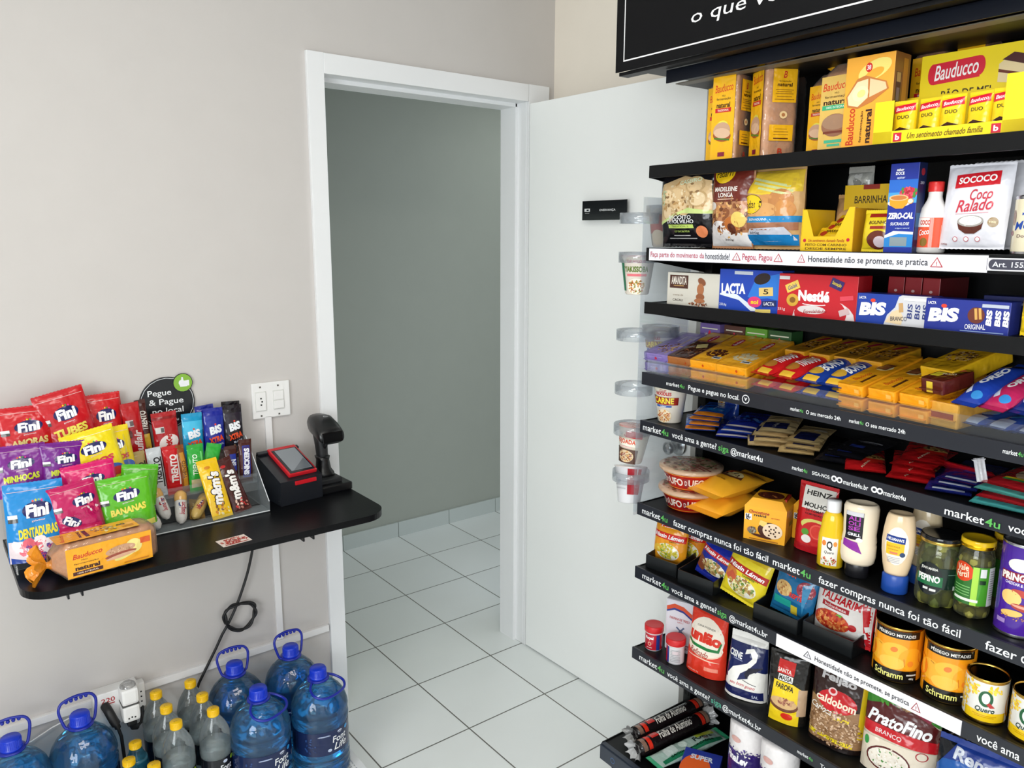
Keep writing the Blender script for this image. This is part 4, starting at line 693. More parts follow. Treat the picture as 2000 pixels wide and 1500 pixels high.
for i in range(2):
    q = pouch('wafer_pack', ['yellow wafer pack at the right end of the third shelf, lower one', 'yellow wafer pack at the right end of the third shelf, upper one'][i], 'wafer pack', .10, .030, .025, 'F0CC1C', [r(.2, .4, .4, .3, 'A8301E'), t('WAFER', -.2, .5, .3, .3, '6A2A14')], fin=.006, seed=i); place(q, .925, .05, z3+.008+i*.03, 4)
# ================================================================ shelf 4: biscuits lying front to back
z4 = 1.270
def lay(o, u_, w__, z, yaw=0, pitch=0):
    # lay a pack down: local z (its length) runs back into the shelf, printed front faces up
    o.location = GP(u_, w__, z)
    o.rotation_euler = (Matrix.Rotation(R(-90+yaw)+TH, 3, 'Z') @ Matrix.Rotation(R(-90+pitch), 3, 'X')).to_euler(); return o
def brick(name, label, W, L, T, base, top, front, cat='biscuit pack', end=None):
    """a wrapped slab: printed top, front end and sides, crimped ends"""
    c = root(name, label, cat); b = MB(); b.box((0, 0, L/2), (W, T, L), mat(base, 'bag'), bev=min(.004, T*.3))
    b.art(lambda x, y, l: (x, -T/2-l, y), W*.96, L, top, 'bag')
    b.art(lambda x, y, l: (x, -T/2+y*1.0, -l), W*.9, T, [(q if q[0] != 't' else q) for q in front], 'bag') if False else None
    if front: b.art(lambda x, y, l: (x, T/2-y, -l), W*.92, T*.9, front, 'bag')
    b.art(lambda x, y, l: (W/2+l, -T/2+y, x+L/2), L*.9, T, [r(0, .5, 1, .8, end or base)], 'bag') if end else None
    b.done('body', c)
    b = MB(); b.box((0, T*.15, -.004), (W*.9, .0012, .008), mat(base, 'bag')); b.done('end_seal', c)
    return c
def waferart(c1, c2, txt, c3='C8203A', foodc=('4A2416', '6A3A22')): return [r(0, .5, 1, 1, c1), r(0, .25, 1, .3, c2), e(.05, .72, .7, .10, c3, 90), t(txt, .05, .72, .5, .13, 'FFFFFF', 90, .2), n(.0, .3, .7, .22, list(foodc), 40, .16, 5), r(.25, .16, .3, .07, 'D8DCE0', 0), r(.25, .16, .24, .03, '3A3A40')]
PK = [
 # label, u, W, T, levels, base, top art, front art
 ('purple chocolate wafer pack', .024, .082, '8A78B8', [r(0, .5, 1, 1, '8A78B8'), n(.1, .3, .8, .4, ['5A3424', '7A4A30', 'C8A070'], 50, .12, 2), t('WAFER', 0, .7, .6, .06, 'E8E0F0', 90), r(.3, .4, .04, .7, 'C8A070')], [e(0, .5, .1, .5, 'C8304A'), r(0, .3, .6, .04, 'B0A4D0'), r(0, .7, .6, .04, 'B0A4D0')]),
 ('dark chocolate chip wafer pack', .105, .076, 'A86A38', [r(0, .3, .98, .6, '4A2A1E'), n(0, .3, .9, .5, ['5A3424', '2A1612', '8A5A3A'], 70, .14, 3), r(0, .8, 1, .3, 'E0B040'), e(0, .75, .7, .1, 'B8203A', 90), t('Bauducco', 0, .75, .5, .05, 'FFFFFF', 90, .2), r(.1, .45, .4, .14, 'E2D08A', 30)], [e(.3, .5, .05, .3, 'B84A20')]),
 ('golden wafer pack with dark star', .184, .082, 'F0A61E', waferart('EFA928', 'F2B030', 'Bauducco'), [e(0, .6, .08, .3, 'C8501E')]),
 ('golden wafer pack with cream picture', .270, .090, 'F0A61E', waferart('EFA928', 'F2B030', 'Bauducco', 'C8203A', ('E8D8A8', 'D8C8A0')), [e(.2, .6, .08, .3, 'C8501E')])]
for li, (nm, u_, W, base, top, fr) in enumerate(PK):
    for lv in range(2):
        c = brick('wafer_pack', nm+(' on top of its stack' if lv else ' at the bottom of its stack'), W, .20 if li else .17, .026, base, top, fr, 'wafer pack')
        lay(c, u_, .022+.004*(1-lv), z4+.014+lv*.028, 4-li, 11+3*lv)
bag = lambda nm, lab, W, L, T, base, art, seed=0, wr=1.3: pouch(nm, lab, 'biscuit pack', W, L, T, base, art, seed=seed, wr=wr, fin=.012)
ct = lambda base, bcol, tx, tcol='FFFFFF': [r(0, .5, 1, 1, base), r(0, .03, .6, .12, 'E8B83A'), t(tx, .1, .42, .9, .5, tcol, 84, .1, .03), e(-.1, .2, .6, .16, bcol), e(.0, .75, .6, .14, '8A5A2A')]
for i, (lab, u_, W, base, fc, tx) in enumerate([('red cookie tube pack nearest the golden wafers', .352, .05, 'C81E22', 'B87A30', 'TRAKINAS'), ('second red cookie tube pack', .412, .052, 'C81E22', 'B87A30', 'TRAKINAS'), ('blue cookie tube pack beside the red ones', .474, .052, '1E3E96', 'D8A83A', 'BONO'), ('blue cookie tube pack next to the long golden packs', .530, .050, '1E3E96', 'D8A83A', 'BONO')]):
    for lv in range(2):
        c = bag('cookie_pack', lab+(', upper of the two' if lv else ', lower of the two'), W+.008, .165, .034, base, ct(base, fc, tx), i*2+lv)
        lay(c, u_, .034+.004*(1-lv), z4+.018+lv*.030, -10+2*i, 9+4*lv)
ga = [r(0, .5, 1, 1, 'EFA41C'), t('Bauducco', -.12, .25, .8, .22, 'C8401E', 84, .25), r(.22, .22, .12, .24, '5A3416'), e(.05, .55, .6, .16, 'F0E0A0', 20), g([(-.25, .5), (.2, .5), (.3, .66), (-.15, .66)], '6A3A20'), g([(-.2, .52), (.16, .52), (.24, .64), (-.12, .64)], '8A5230'), t('MAIZENA', .1, .85, .6, .05, '8A3A14', 84)]
for i, (lab, u_, yaw) in enumerate([('long golden biscuit pack right of the blue cookies', .578, -8), ('long golden biscuit pack in the middle of the right hand group', .646, -7), ('long golden biscuit pack behind the brown MAXI pack', .712, -6)]):
    for lv in range(2):
        c = brick('biscuit_pack', lab+(', upper of the two' if lv else ', lower of the two'), .061, .20, .027, 'EFA030' if not lv else 'F2A41E', ga, [r(.3, .5, .2, .5, 'F8C060')], 'biscuit pack')
        lay(c, u_, .022+.004*(1-lv), z4+.015+lv*.029, yaw, 10+4*lv)
# back rows, raised on their own stacks
cb = [r(0, .5, 1, 1, 'C88A20'), n(0, .5, .8, .5, ['5A3018', '3A2012', 'A86A30', 'E0B070'], 60, .13, 8), e(0, .86, .7, .12, 'A8203A', 90), t('COOKIES', .34, .5, .4, .06, '4A2410', 90)]
for i, (u_, w__) in enumerate([(.37, .20), (.435, .205), (.50, .2), (.56, .21)]):
    for lv in range(3):
        pass
for i, (u_, lab) in enumerate([(.372, 'brown and gold cookie pack slanting up at the back behind the first red tubes'), (.438, 'second brown and gold cookie pack at the back, behind the second red tubes'), (.502, 'third brown and gold cookie pack at the back, behind the blue tubes'), (.562, 'fourth brown and gold cookie pack at the back, left of the long golden packs')]):
    c = brick('cookie_pack', lab, .060, .135, .045, 'D89A22', [r(0, .5, 1, 1, 'C88A20'), n(0, .45, .8, .5, ['5A3018', '3A2012', 'A86A30', 'E0B070'], 60, .13, 8+i), e(-.1, .82, .7, .10, 'A8203A', 70), t('COOKIES', .34, .5, 1.0, .12, '4A2410', 90)], [], end='D8A022'); lay(c, u_-.008, .138, z4+.072, -8, 10)
for i, (u_, col, nm, w__) in enumerate([(.045, '7A64A4', 'purple box in the back row behind the purple wafers', .235), (.12, '5A3428', 'brown box in the back row behind the dark wafers', .245), (.19, '6AAA3A', 'bright green box in the back row of the biscuit shelf', .245), (.262, '2E5A2E', 'dark green box in the back row of the biscuit shelf', .245)]):
    for lv in range(2):
        c = carton('wafer_box', ('upper ' if lv else 'lower ')+nm, 'wafer box', .068, .062, .05, col, [t('WAFER', 0, .5, .5, .16, 'F0E8E0'), e(0, .5, .14, .4, 'D8304A'), r(0, .2, .8, .05, 'E8E8D0'), r(0, .78, .8, .05, 'E8E8D0')]); place(c, u_, w__, z4+lv*.0625, 0)
c = brick('biscuit_pack', 'brown pack labelled MAXI on top near the blue cookie packs', .050, .085, .030, '5A2018', [r(0, .5, 1, 1, '5A2018'), r(-.25, .4, .4, .3, 'EBD83A'), t('MAXI', .1, .5, .5, .1, 'F0F0F0', 20), r(.3, .7, .3, .2, '2A1A14'), e(0, .85, .8, .15, 'C8304A')], [r(-.1, .5, .3, .8, 'E8C83A')]); lay(c, .742, .026, z4+.078, -14, 10)
c = brick('biscuit_pack', 'lower brown pack under the MAXI pack', .062, .17, .05, 'D8A040', ga, [r(.0, .5, .8, .3, '8A3A1E')]); lay(c, .765, .03, z4+.026, -8, 4)
c = brick('biscuit_pack', 'large yellow cookie pack lying at the back of the right hand group', .078, .16, .036, 'E8B81E', [r(0, .5, 1, 1, 'E2AC1E'), n(-.02, .45, .75, .35, ['8A5A30', 'C89A5A', '5A3018', 'E2C080'], 90, .1, 14), e(-.05, .8, .5, .12, 'A8203A', 60), t('COOKIES', .36, .45, .5, .06, '6A3410', 86)], [], end='E8B81E'); lay(c, .722, .085, z4+.088, -16, 16)
oa = lambda bc: [r(0, .5, 1, 1, bc), t('OREO', 0, .5, 1.3, .26, 'F2F4F8', 84, .1, .05), r(-.3, .2, .2, .2, 'C8D0E0', 30), e(.2, .1, .4, .12, '3A8AD0'), e(0, .88, .6, .1, '2A1E1E')]
for i, (u_, bc, yaw, zz, lab) in enumerate([(.808, '1E3C9E', -18, .058, 'blue sandwich biscuit pack nearest the brown MAXI pack'), (.856, 'B8285A', -18, .058, 'pink sandwich biscuit pack between the two blue ones'), (.906, '182C74', -16, .058, 'dark blue sandwich biscuit pack at the right end')]):
    c = bag('cookie_pack', lab+', upper layer', .052, .15, .040, bc, oa(bc), 20+i, 1.6); lay(c, u_, .028, z4+zz, yaw, 22)
    c = bag('cookie_pack', lab+', lower layer', .050, .15, .030, '2A4C9C', [r(0, .1, .6, .2, 'A8B4C8'), e(0, .4, .5, .3, '3A8AD0')], 30+i, 2); lay(c, u_, .05, z4+.016, -12, 0)
c = bag('cookie_pack', 'red and black wafer pack in the shaded back right corner of the biscuit shelf', .06, .14, .03, '3A1A20', [e(0, .7, .8, .2, 'C82A4A'), e(0, .4, .5, .2, 'B81E3A')], 40); lay(c, .84, .13, z4+.075, -10, 4)
# ================================================================ shelf 5: chocolate bars
z5 = 1.138
def bar(label, u_, w__, z, W, L, T, base, art=(), yaw=0, pitch=0, name='chocolate_bar', seed=0, cat='chocolate bar', roll=0):
    c = pouch(name, label, cat, W, L, T, base, list(art), seed=seed, wr=.8, fin=.008); lay(c, u_, w__, z, yaw, pitch); return c
for i in range(4):
    bar(['lowest blue chocolate bar with orange end at the left of the bar shelf', 'second blue chocolate bar with orange end in the left stack', 'third blue chocolate bar with orange end in the left stack', 'topmost blue chocolate bar with orange end in the left stack'][i], .175+.006*(i % 2), .035+.006*i, z5+.007+.0115*i, .075, .15, .012, '1A5AC0', [r(0, .07, 1, .2, 'E88A28'), e(.1, .35, .6, .2, '2A86D8'), t('PRESTÍGIO', .05, .55, .7, .06, 'D8E8F8', 84)], 40-5*i, 1, seed=i)
for i in range(3):
    bar(['lowest dark blue bar with pale edge beside the orange ended stack', 'middle dark blue bar with pale edge beside the orange ended stack', 'top dark blue bar with pale edge beside the orange ended stack'][i], .268+.005*i, .042+.01*i, z5+.007+.011*i, .075, .16, .012, '1E2E9A' if i != 1 else '2A4CB8', [r(0, .04, 1, .06, 'D8D0C8'), n(.1, .5, .7, .4, ['2A6AD0', '16206A', '5A8AD8'], 20, .2, i)], 34-6*i, 1, seed=i+5)
for i in range(4):
    bar(['lowest cream and navy chocolate bar in the middle stack', 'second cream and navy chocolate bar in the middle stack', 'third cream and navy chocolate bar in the middle stack', 'topmost cream and navy chocolate bar in the middle stack'][i], .365+.010*(i % 2), .045+.008*i, z5+.006+.0105*i, .08, .15, .011, 'D8BE8A', [r(-.1, .3, .7, .34, '1E2458'), r(.2, .8, .5, .2, 'E6D2A8'), t('LAKA', -.1, .3, .4, .1, 'E8E0D0', 80)], 38-4*i, 1, seed=i+9)
for i in range(3):
    bar(['lower cream wrapped bar right of the middle stack', 'middle cream wrapped bar right of the middle stack', 'upper cream wrapped bar right of the middle stack'][i], .445+.008*(i % 2), .048+.01*i, z5+.006+.0105*i, .078, .15, .011, 'CDB27C', [r(0, .3, .6, .4, '1A2050'), e(.2, .7, .4, .14, 'E8DCC0')], 30-6*i, 1, seed=i+19)
for i in range(3):
    bar(['bottom black wrapped bar in the shaded middle of the bar shelf', 'second black wrapped bar in the shaded middle of the bar shelf', 'upper black wrapped bar in the shaded middle of the bar shelf'][i], .535+.012*i, .055+.02*i, z5+.006+.0105*i, .078, .15, .011, '1A1A20', [r(0, .5, .7, .04, 'A8A8B0'), r(0, .44, .5, .03, '6A6A74'), r(-.1, .2, .4, .1, '2A3A8A')], 20-8*i, 1, seed=i+29)
rb = [e(.1, .4, .7, .3, 'D82A20'), e(.2, .55, .6, .2, 'C89A5A'), t('ALPINO', 0, .2, .6, .06, 'F0E0C0', 70), n(.2, .6, .5, .2, ['5A3018', 'D8A860'], 20, .12, 2)]
for i in range(5):
    bar(['small red bar at the left edge of the red stacks', 'lowest red chocolate bar in the right hand stack', 'second red chocolate bar in the right hand stack', 'third red chocolate bar in the right hand stack', 'topmost red chocolate bar in the right hand stack'][i], [.615, .70, .705, .695, .71][i], .045+.01*i, z5+.007+(.0115*(i-1) if i else 0), .08, .155, .012, 'B81A1E', rb, [30, 16, 26, 8, 20][i], 1.5, seed=i+39)
bar('red bar standing on edge at the back behind the red stack', .775, .12, z5+.042, .12, .05, .012, 'A8161E', [], -6, -30, seed=50)
for i in range(3):
    bar(['lowest navy chocolate bar beside the red stack', 'middle navy chocolate bar beside the red stack', 'top navy chocolate bar beside the red stack'][i], .785+.006*i, .045+.008*i, z5+.006+.0105*i, .08, .15, .011, '1A2470', [r(0, .05, .7, .05, 'C8D0E0'), r(.1, .5, .5, .3, '243A9A')], 20-7*i, 1, seed=i+60)
for i in range(4):
    bar(['lowest teal bar at the right end of the bar shelf', 'red wrapped bar above the teal one at the right end', 'teal and white bar in the right end stack', 'topmost red and cream bar with a raised white foil flap at the right end'][i], .885+.008*(i % 2), .030+.005*i, z5+.007+.012*i, .10, .16, .013, ['4AA8A8', 'A81A24', '5AB8B0', 'B8222A'][i], [[r(0, .5, .6, .3, 'C8E0E0')], [r(0, .2, .6, .2, 'C83A40')], [r(.1, .4, .7, .4, 'E8F0F0')], [e(.15, .5, .8, .6, 'C8A888'), r(.1, .25, .8, .05, 'E8D030'), r(.1, .2, .8, .05, '3A9A50'), n(.15, .55, .6, .4, ['7A4A30', 'A83A30', 'E8D8B8'], 30, .1, 4)]][i], 8-4*i, 2, seed=i+70)
b = MB(); b.grid(lambda i, j: (.009*(i-.5)*2, .004*math.sin(i*9), .045*j) if j < .9 else (.012*(i-.5)*2, -.006, .043), 6, 8, mat('C8C8CC', 'film')); b.grid(lambda i, j: (.009*(.5-i)*2, .004*math.sin((1-i)*9)+.0008, .045*j), 6, 8, mat('C8C8CC', 'film'))
o = b.done('foil_flap'); tag(o, 'crinkled white foil flap sticking up from the right end bar stack', 'wrapper'); place(o, .842, .05, z5+.040, 20, -10, -14)
c = pouch('noodle_pack', 'small blue and cream noodle pack behind the CARNE cup on the slogan shelf', 'noodle pack', .07, .075, .03, '2A4CA8', [r(-.25, .5, .4, 1, 'D8D0B8'), n(-.2, .45, .4, .5, ['A86A38', 'D8A860', '7A4A28'], 40, .1, 3), r(.2, .5, .3, .8, '1E3A9C')], stand=True, seed=3); place(c, .115, .22, z5, 0)
# ================================================================ shelf 6
z6 = .903
def bowl(label, z, top=True):
    c = root('noodle_bowl', label, 'noodle bowl'); q = MB(); H = .058
    q.lathe([(0, .003), (.055, 0), (.058, .003), (.078, H-.006), (.084, H-.004), (.085, H), (.083, H)], mat('C8281E', 'gloss'), 48)
    def F(x, y, l): rr = .058+.0202*(y/(H-.006))+.0006+l; a = x/.07; return (rr*math.sin(a), -rr*math.cos(a), y)
    its = []
    for k in (-1.02, -.34, .34, 1.02): its += [('t', 'UFO', k*.40, .5, .20, .42, 'F0DCD0', 0, .0, .03), r(k*.40+.14, .48, .06, .5, '8A1A1E'), t('D', k*.40+.14, .48, .03, .26, 'F0E0D8')]
    its += [r(0, .88, 2.1, .03, 'F0A030'), r(0, .12, 2.1, .03, 'F0A030')]
    q.art(F, .21, H-.006, its, 'gloss', step=.008, clip=False); q.done('bowl', c)
    q = MB(); q.lathe([(0, H+.0022), (.07, H+.002), (.0856, H+.0005), (.086, H-.007), (.0845, H-.008)], mat('C8A88C', 'film'), 48); q.art(lambda x, y, l: (x, y-.08, H+.0023+l), .16, .16, [n(0, .5, .9, .9, ['A86A58', 'D8B89A', '8A5A48', 'C8A888', '6A7A4A'], 150, .09, 5), r(0, .5, .04, .9, 'A8605A', 40), r(.1, .5, .04, .9, 'A8605A', 40), r(-.1, .5, .04, .9, 'A8605A', 40)], 'film'); q.done('lid', c)
    place(c, .098, .098, z, 30); return c
bowl('lower red noodle bowl of the stack of two', z6); bowl('upper red noodle bowl with patterned film lid, on the other one', z6+.0605)
yb = [r(0, .8, .7, .02, 'C8301E'), g([(-.3, .55), (-.2, .62), (.3, .6), (.36, .5), (.1, .42), (-.2, .42)], '6A3A1E'), e(.02, .58, .56, .2, 'F0DCA0'), n(.02, .58, .5, .14, ['4A2412', 'E8C880'], 16, .1, 3), r(-.2, .66, .06, .2, 'C8301E', -20), t('mini bolo', 0, .3, .3, .04, '7A3A10')]
for i in range(2):
    c = pouch('cake_bag', ['lower yellow paper cake bag lying beside the red bowls', 'upper yellow paper cake bag with cake picture lying beside the red bowls'][i], 'cake bag', .105, .16, .052, 'F2AC28', yb if i else [], seed=80+i, wr=1.0, fin=.022, kind='box'); lay(c, .20, .045, z6+.030+.05*i, -8 if i else -2, 6)
cf = [t('Chocottone', -.15, .85, .5, .09, 'A8301E', 0, .3, .03), t('mini', -.12, .76, .3, .07, '3A2A1E', b=.03), t('gotas', .25, .74, .2, .04, 'C8501E'), r(-.40, .68, .16, .18, 'F0F0F0'), n(-.40, .68, .14, .16, ['4A4A50', '2A2A30'], 12, .05, 3), e(.14, .36, .6, .48, '4A2214'), g([(-.14, .5), (-.1, .64), (.06, .6), (.04, .42)], 'F0D070'), e(.2, .36, .48, .46, 'F2D8B8'), *[e(.2+.16*math.cos(a)*k, .36+.15*math.sin(a)*k, .045, .05, '3A1A10') for a in (0, 1.05, 2.1, 3.14, 4.2, 5.2) for k in (.45, 1.0)], e(-.3, .3, .22, .2, '8A6A5A'), n(-.28, .28, .2, .2, ['5A7A5A', 'A8A890', '5A3A2A'], 18, .05, 5), e(-.05, .16, .5, .08, '4A2214', -6), r(0, .05, .7, .03, 'A86A1E')]
sd = [t('Chocottone', 0, .86, .5, .04, 'A8501E'), *[r(-.1, .74-.05*i, .5, .015, 'C87A1E') for i in range(4)], r(0, .5, .3, .12, '3A2A24'), *[r(.0, .4-.05*i, .5, .015, 'C87A1E') for i in range(6)]]
def cube(label, u_, w__, rot, s=.098):
    q = MB(); H = .085; m = mat('F4AE26', 'box'); a = s/2; k = s*.36
    vs = [(-a, -a, 0), (a, -a, 0), (a, a, 0), (-a, a, 0), (-a*1.02, -a*1.02, H), (a*1.02, -a*1.02, H), (a*1.02, a*1.02, H), (-a*1.02, a*1.02, H), (-k, -k, H+.018), (k, -k, H+.018), (k, k, H+.018), (-k, k, H+.018)]
    q.add(vs, [(3, 2, 1, 0), (0, 1, 5, 4), (1, 2, 6, 5), (2, 3, 7, 6), (3, 0, 4, 7), (4, 5, 9, 8), (5, 6, 10, 9), (6, 7, 11, 10), (7, 4, 8, 11), (8, 9, 10, 11)], m)
    q.art(lambda x, y, l: (x, -a-(y/H)*a*.02-.0004-l, y), s, H, cf); q.art(lambda x, y, l: (a+(y/H)*a*.02+.0004+l, x, y), s, H, sd)
    q.art(lambda x, y, l: (x, y-k, H+.0182+l), 2*k, 2*k, [e(0, .5, .9, .8, '5A2418'), n(0, .5, .7, .6, ['8A3A24', '3A1A12', 'C87A3A'], 20, .12, 2)]); q.box((a*.75, a*.2, H+.008), (.008, s*.5, .02), mat('B8281E', 'box'))
    o = q.done('cake_box'); tag(o, label, 'cake box'); place(o, u_, w__, z6, rot); return o
cube('yellow carton with chocolate drop cake picture, front one on its shelf', .356, .095, 22); cube('yellow cake carton half hidden behind, beside the red topped sauce pouch', .428, .185, 15, .088)
hz = [g([(-.5, 0), (-.5, 1), (-.38, 1), (-.34, .5), (-.4, 0)], 'B8161E'), r(.05, .82, .8, .34, 'E8E4DC'), t('HEINZ', .05, .90, .64, .075, '1E1E1E', b=.03), t('MOLHO', .02, .72, .6, .07, '1E1E1E', b=.03), t('DE TOMATE', .04, .64, .52, .04, '1E1E1E'), t('COM PEDAÇOS', .05, .58, .54, .035, '1E1E1E'), e(.1, .42, .8, .2, 'D8D070'), e(.1, .3, .76, .36, 'C82424'), *ring(.16, .34, .4, .22, 'E85A4A', 'D83A30'), e(-.15, .3, .2, .1, '5A9A3A'), e(-.1, .2, .26, .12, 'F0E8E8'), r(0, .06, .9, .1, 'A81420')]
c = pouch('sauce_pouch', 'red and cream tomato sauce pouch standing behind the mustard bottle', 'sauce pouch', .095, .155, .045, 'C81E26', hz, stand=True, seed=90, fin=.006); place(c, .476, .100, z6, 4, -3)
def squeeze(name, label, cat, prof, ky, base, u_, w__, cap=None, capname='cap', art=(), ref=.03, rot=25, gl='gloss', sc=1):
    c = root(name, label, cat); q = MB(); q.lathe([(a*sc, z) for a, z in prof], mat(base, gl), 40, ky=ky)
    def rad_at(z):
        for (a, b1), (c1, d1) in zip(prof, prof[1:]):
            if b1 <= z <= d1 and d1 > b1: return (a+(c1-a)*(z-b1)/(d1-b1))*sc
        return prof[-1][0]*sc
    if art:
        z0, z1, its = art
        def F(x, y, l): rr = rad_at(z0+y)+.0006+l; a = x/(ref*sc); return (rr*math.sin(a), -rr*math.cos(a)*ky, z0+y)
        if its: q.art(F, 2.4*ref*sc, z1-z0, its, gl, step=.006, clip=False)
    q.done('body', c)
    if cap:
        q = MB(); q.lathe([(a*sc, z) for a, z in cap[1]], mat(cap[0], 'plastic'), 36, ky=cap[2] if len(cap) > 2 else 1); q.done(capname, c)
    place(c, u_, w__, z6, rot); return c
squeeze('mustard_bottle', 'yellow mustard squeeze bottle with white cap', 'sauce bottle', [(0, .003), (.024, 0), (.0275, .004), (.028, .05), (.0275, .075), (.024, .09), (.0235, .1), (.021, .118), (.0155, .128), (.0135, .13)], .72, 'E8C020', .548, .052, ('F0F0F2', [(.0145, .129), (.0155, .131), (.0155, .153), (.0145, .156), (0, .156)]), art=(.008, .072, [r(-.02, .5, .52, 1, 'F0EAE0'), t('Q', -.02, .72, .18, .34, '1A1A1A', b=.03), e(-.2, .8, .14, .2, 'E8843A'), e(.15, .8, .12, .18, 'E8943A'), t('Quero', -.02, .47, .3, .12, '1A1A1A', 0, .2), n(-.02, .16, .5, .3, ['C84A2A', 'E88A4A', 'A83A20', '8A9A3A'], 40, .06, 6)]), ref=.028, rot=26)
squeeze('garlic_sauce_bottle', 'cream garlic sauce bottle with black and purple label and black base cap', 'sauce bottle', [(0, .0295), (.028, .03), (.0335, .036), (.036, .05), (.036, .075), (.0345, .079), (.0355, .084), (.0335, .10), (.0345, .115), (.0355, .145), (.0355, .158), (.0325, .166), (.028, .168), (.026, .163), (0, .162)], .68, 'F2E2C8', .612, .052, ('16161A', [(0, .001), (.022, 0), (.0245, .003), (.0245, .03), (.0235, .0315)], .8), 'base_cap', (.062, .156, [r(-.14, .62, .46, .66, '16141C'), r(-.14, .9, .44, .1, 'D0D0D4'), *[t(s_, -.13, .79-.12*i, .3, .1, 'A83AA8', b=.03) for i, s_ in enumerate(['ALI', 'OLI', 'SE'])], t('GRILL', -.12, .41, .34, .07, 'F0F0F4', b=.03), g([(-.4, .28), (-.4, .12), (.1, -.02), (-.02, .24)], '8A2A9A'), e(.02, .3, .16, .1, 'F0F0F4')]), ref=.035, rot=24)
hm = [e(-.02, .55, .62, .95, 'F4EBDD'), r(-.06, .72, .5, .16, '1E3A86', -4), t('HELLMANN\'S', -.06, .72, .42, .07, 'FFFFFF', -4, b=.02), r(-.06, .48, .46, .3, 'F2BC1E'), t('DELICIOSA', -.1, .54, .34, .04, 'A86A10'), t('maionese', -.1, .47, .26, .035, 'A86A10'), r(-.08, .38, .2, .05, 'D87A5A'), e(.14, .36, .14, .12, '24406A'), *[r(-.08, .26-.04*i, .34, .012, '9A9AA8') for i in range(4)]]
hp = [(0, .0395), (.022, .04), (.0235, .045), (.027, .06), (.031, .09), (.032, .11), (.0305, .135), (.027, .16), (.0245, .168), (.0225, .172), (.0215, .166), (0, .165)]
hc = ('1E4AA0', [(0, .001), (.0235, 0), (.0255, .003), (.0255, .036), (.023, .04)], .85)
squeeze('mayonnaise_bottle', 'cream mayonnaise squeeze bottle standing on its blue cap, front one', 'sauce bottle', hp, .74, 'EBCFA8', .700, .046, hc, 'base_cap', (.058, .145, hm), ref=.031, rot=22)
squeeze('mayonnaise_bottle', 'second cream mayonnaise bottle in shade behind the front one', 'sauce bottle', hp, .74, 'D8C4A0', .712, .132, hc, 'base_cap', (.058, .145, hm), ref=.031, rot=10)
def jar(name, label, rad, H, u_, w__, lidc, fruit, nfr, lab, rot, lz0, lz1, brine='A8A040', fr=.012, el=1.0):
    c = root(name, label, 'jar'); rd = random.Random(int(u_*1000))
    q = MB(); q.lathe([(0, .004), (rad*.8, .001), (rad*.95, .004), (rad, .012), (rad, H*.74), (rad*.94, H*.82), (rad*.84, H*.87), (rad*.83, H*.9)], clear('E8EED0', .05, .03, 'jarglass'), 40); q.done('glass', c)
    q = MB(); q.lathe([(0, .004), (rad*.9, .004), (rad*.95, .012), (rad*.95, H*.72), (rad*.8, H*.84), (0, H*.84)], clear(brine, .10, .05, 'brine'), 36); q.done('brine', c)
    ly = 0; z = fr
    q = MB()
    while z < H*.82:
        rr = rad*.93-fr*.8 if z < H*.72 else rad*.8-fr*.8; k = max(6, int(6.283*rr/(fr*1.85)))
        for i in range(k):
            a = 6.283*i/k+ly*.4; zz = z+rd.uniform(-.002, .002)
            q.lathe([(0, -fr*el)]+[(fr*math.sin(p_*math.pi/6), -fr*el*math.cos(p_*math.pi/6)) for p_ in range(1, 6)]+[(0, fr*el)], mat(fruit[rd.randrange(len(fruit))], 'food'), 10, c=(rr*math.sin(a), -rr*math.cos(a), zz))
        z += fr*1.75*el; ly += 1
    fo = q.done('contents', c); fo['kind'] = 'stuff'
    q = MB(); q.lathe([(rad+.0004, lz0), (rad+.0004, lz1)], mat(lab[0], 'gloss'), 48, cap=False) if lab[0] else None; cylart(q, rad+.0006, lz0, lz1-lz0, lab[1], 'gloss', W=2.4*rad); q.done('label', c)
    q = MB(); q.lathe([(rad*.86, H*.89), (rad*.93, H*.9), (rad*.95, H*.92), (rad*.95, H*.985), (rad*.92, H), (rad*.8, H*.99), (0, H*.988)], mat(lidc[0], 'gloss'), 40); q.lathe([(rad*.955, H*.9), (rad*.97, H*.91), (rad*.97, H*.93), (rad*.955, H*.94)], mat(lidc[1], 'metal'), 40); q.done('lid', c)
    place(c, u_, w__, z6, rot); return c
jar('pickle_jar', 'large jar of pickled cucumbers with dark green label and black lid', .040, .145, .772, .072, ('14161A', 'C8A850'), ['6A7228', '8A8A34', '5A6420', '9A9444'], 9, (None, [e(-.16, .45, .56, .98, '10241C'), r(.2, .5, .7, .62, '12281E'), e(-.16, .45, .54, .94, '14181A'), r(-.16, .40, .54, .3, '1E6A3E'), t('JEAN MARIA', -.16, .74, .34, .1, 'E8E8E0', b=.02), t('PEPINO', -.16, .46, .44, .2, 'F4F4F0', b=.04), r(-.2, .15, .1, .07, 'E0E0DC'), r(-.06, .13, .12, .07, 'E0E0DC'), r(.38, .24, .12, .12, 'C8C8C4'), r(.35, .64, .3, .02, '5A7A6A')]), 22, .028, .098, '9A9A3A', .0125, 1.6)
